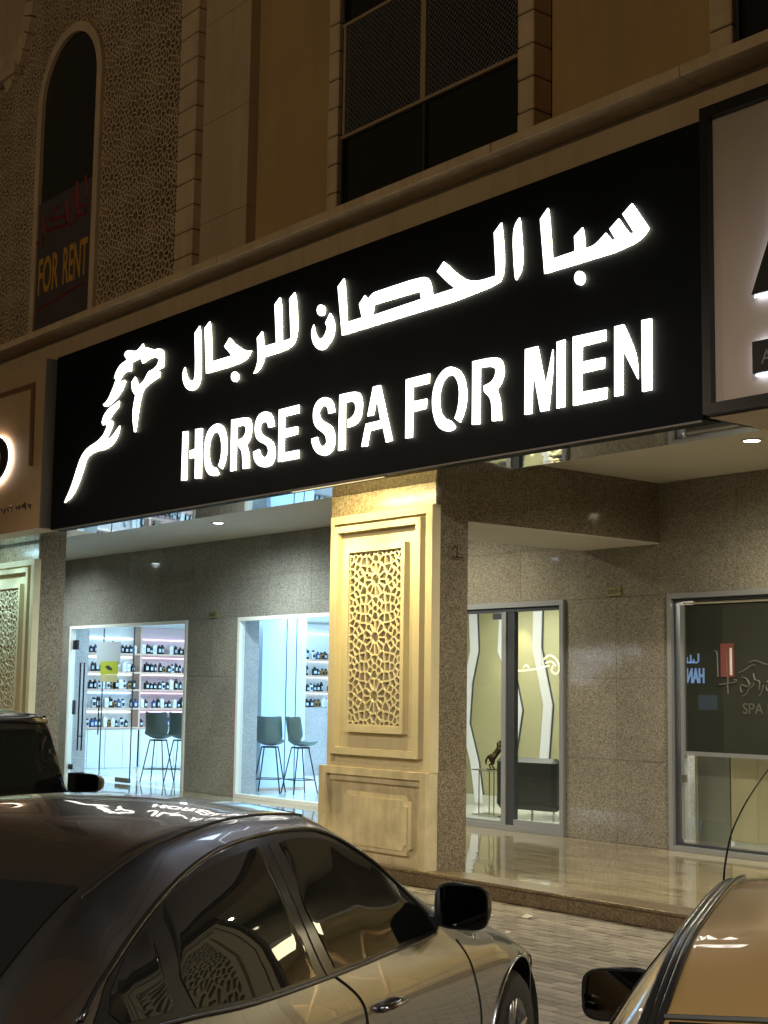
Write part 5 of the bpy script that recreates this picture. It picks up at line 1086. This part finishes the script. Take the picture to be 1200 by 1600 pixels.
V, F = top_patch(S1, None, .005, 14, 17, lambda v, u: ((-2.585-.055*(1-u*u))*(1-v)+(-3.04-.06*(1-u*u))*v, u*(.575+.05*v))); mesh('rear_window', V, F, M['car_glass'], grey, True)
V, F = top_patch(S1, None, .004, 16, 17, lambda v, u: ((-1.20+.05*(1-u*u))*(1-v)+(-.46+.22*(1-u*u))*v, u*(.53+.17*v))); mesh('windscreen', V, F, M['car_glass'], grey, True)
MB().tube([top_pt(S1, -3.12-.05*(1-u*u), u*.60, .002) for u in np.linspace(-1, 1, 15)], .004, 4).build('boot_gap', M['seam'], grey)
MB().tube([top_pt(S1, -.30+.16*(1-u*u), u*.66, .001) for u in np.linspace(-1, 1, 15)], .005, 4).build('bonnet_gap', M['seam'], grey)
for s in (-1, 1):
    V, F = side_patch(S1, [(-3.38,.70),(-3.1,.74),(-3.02,.84),(-3.2,.88),(-3.38,.84)], .006, s, 10, 5); mesh('tail_lamp', V, F, M['tail'], grey, True)
    V, F = side_patch(S1, [(.62,.60),(.75,.68),(1.02,.60),(1.08,.52),(.9,.52)], .006, s, 12, 5); mesh('headlight', V, F, M['head'], grey, True)

# gold saloon, lower right
S2 = GOLD_D
gold = build_car('parked_car', 'gold-brown older saloon at the lower right, seen from behind over its roof', S2, GPOSE_, paint('gold_metallic_paint', (.54,.35,.14), .7, .32), (-2.33, .26), (.32,.36))
for s in (-1, 1):
    for nme, poly in [('rear_door_glass', [(-2.30,1.18),(-2.15,1.27),(-1.95,1.315),(-1.56,1.335),(-1.56,.96),(-2.25,.97),(-2.33,1.08)]), ('front_door_glass', [(-1.47,1.335),(-1.25,1.325),(-1.08,1.28),(-.85,1.15),(-.55,.95),(-1.47,.955)]), ('quarter_glass', [(-2.40,1.13),(-2.52,1.08),(-2.62,1.0),(-2.6,.965),(-2.40,.965)])]:
        V, F = side_patch(S2, poly, .005, s); mesh(nme, V, F, M['car_glass'], gold, True)
    MB().tube(side_path(S2, [(-2.66,.955),(-2.2,.945),(-1.5,.942),(-.52,.94)], .006, s, 5), .011, 6).build('belt_trim', M['car_black'], gold)
    MB().tube(side_path(S2, [(-1.515,1.35),(-1.515,.95),(-1.50,.7),(-1.55,.33)], .001, s, 5), .0035, 4).build('door_gap', M['seam'], gold)
    MB().tube(side_path(S2, [(-.30,.87),(-.27,.7),(-.27,.33)], .001, s, 5), .0035, 4).build('door_gap', M['seam'], gold)
    ya = lambda X: float(cr([a for a, b in S2['yr']], [b for a, b in S2['yr']], X))
    xs_ = np.linspace(-2.62, -.78, 26)
    MB().tube([top_pt(S2, x, s*(ya(x)-.012), .003) for x in xs_], .0095, 8).build('roof_moulding', M['car_black'], gold, True)
    MB().tube([top_pt(S2, x, s*(ya(x)-.043), .002) for x in xs_], .0085, 8).build('roof_moulding', M['car_black'], gold, True)
    MB().tube([top_pt(S2, x, s*(ya(x)-.027), -.001) for x in xs_], .009, 8).build('drip_channel', M['trim_grey'], gold, True)
    for hx in (-1.40, -2.18): MB().tube([side_pt(S2, hx-.08, .80, .004, s), side_pt(S2, hx-.06, .80, .03, s), side_pt(S2, hx+.06, .80, .03, s), side_pt(S2, hx+.08, .80, .004, s)], .013, 8).build('door_handle', M['car_black'], gold)
    mirror(gold, S2, -.55, .985, .985, s, .23, .165, .10).rotation_euler = (0, 0, s*.2)
V, F = top_patch(S2, None, .005, 12, 15, lambda v, u: ((-2.53-.03*(1-u*u))*(1-v)+(-2.98-.04*(1-u*u))*v, u*(.545+.05*v))); mesh('rear_window', V, F, M['car_glass'], gold, True)
MB().tube([top_pt(S2, -2.515-.03*(1-u*u), u*.555, .003) for u in np.linspace(-1, 1, 15)], .006, 6).build('window_seal', M['seal'], gold)
V, F = top_patch(S2, None, .004, 12, 15, lambda v, u: ((-1.02+.04*(1-u*u))*(1-v)+(-.42+.16*(1-u*u))*v, u*(.50+.14*v))); mesh('windscreen', V, F, M['car_glass'], gold, True)
an = curve_pts(ANT, 6)
MB().tube(an, [.0045-.003*i/len(an) for i in range(len(an))], 6).build('antenna', M['car_black'], gold, True)

# dark off-roader at the left
S3 = SUV_D
suv = build_car('parked_suv', 'black boxy off-road car at the left edge, behind the grey saloon', S3, (-11.27, 5.36, .5, 0), plain('black_paint', (.004,.004,.004), .12, spec=.35), (-2.45, .02), (.38,.45))
suv['category'] = 'off-road car'
for s in (-1, 1):
    for nme, poly in [('front_window', [(-1.62,1.55),(-.86,1.55),(-.70,1.44),(-.60,1.16),(-1.62,1.16)]), ('rear_window_side', [(-2.5,1.55),(-1.74,1.55),(-1.74,1.16),(-2.5,1.16)]), ('cargo_window', [(-3.2,1.55),(-2.62,1.55),(-2.62,1.16),(-3.2,1.16)])]:
        V, F = side_patch(S3, poly, .005, s, 14, 5); mesh(nme, V, F, M['car_glass'], suv, True)
    MB().tube(side_path(S3, [(-3.3,1.635),(-2,1.64),(-1.2,1.638),(-.80,1.62)], .012, s, 4), .016, 6).build('rain_gutter', M['car_black'], suv)
    MB().tube(side_path(S3, [(-1.68,1.6),(-1.68,1.12),(-1.66,.5)], .001, s, 4), .005, 4).build('door_gap', M['seam'], suv)
    mirror(suv, S3, -.52, .94, 1.165, s, .24, .15, .14)
    box('mirror_mount', M['car_black'], suv, -.60, -.47, s*.78, s*.84, 1.10, 1.24)
V, F = top_patch(S3, None, .004, 8, 11, lambda v, u: (-.80*(1-v)-.60*v, u*.60)); mesh('windscreen', V, F, M['car_glass'], suv, True)
box('sun_visor', M['car_black'], suv, -.84, -.68, -.62, .62, 1.655, 1.672, .004)
lt = mesh('litter_scrap', [(-.05,-.03,.004),(.03,-.04,.004),(.06,.01,.02),(0,.04,.006),(-.05,.03,.025),(.01,0,.03)], [(0,1,5),(1,2,5),(2,3,5),(3,4,5),(4,0,5)], M['litter'], None, loc=LIT); tag(lt, 'small crumpled clear plastic scrap on the paving before the porch step', 'litter')

for (x, y, a, k, lb) in ((-8.62, 8.25, .4, .45, 'tiny pale paper scrap on the paving in front of the gold car mirror'), (-9.35, 8.75, 1.9, .35, 'smallest white scrap on the paving just left of the plastic litter'), (-7.72, 7.55, 2.6, .5, 'small brown dry leaf on the paving between the two saloons')):
    o = lt.copy(); COL.objects.link(o); o.location = (x, y, 0); o.rotation_euler = (0, 0, a); o.scale = (k, k, k); o['label'] = lb; o.name = 'litter_scrap'
lt['label'] = 'small crumpled clear plastic scrap, largest litter on the paving before the step'
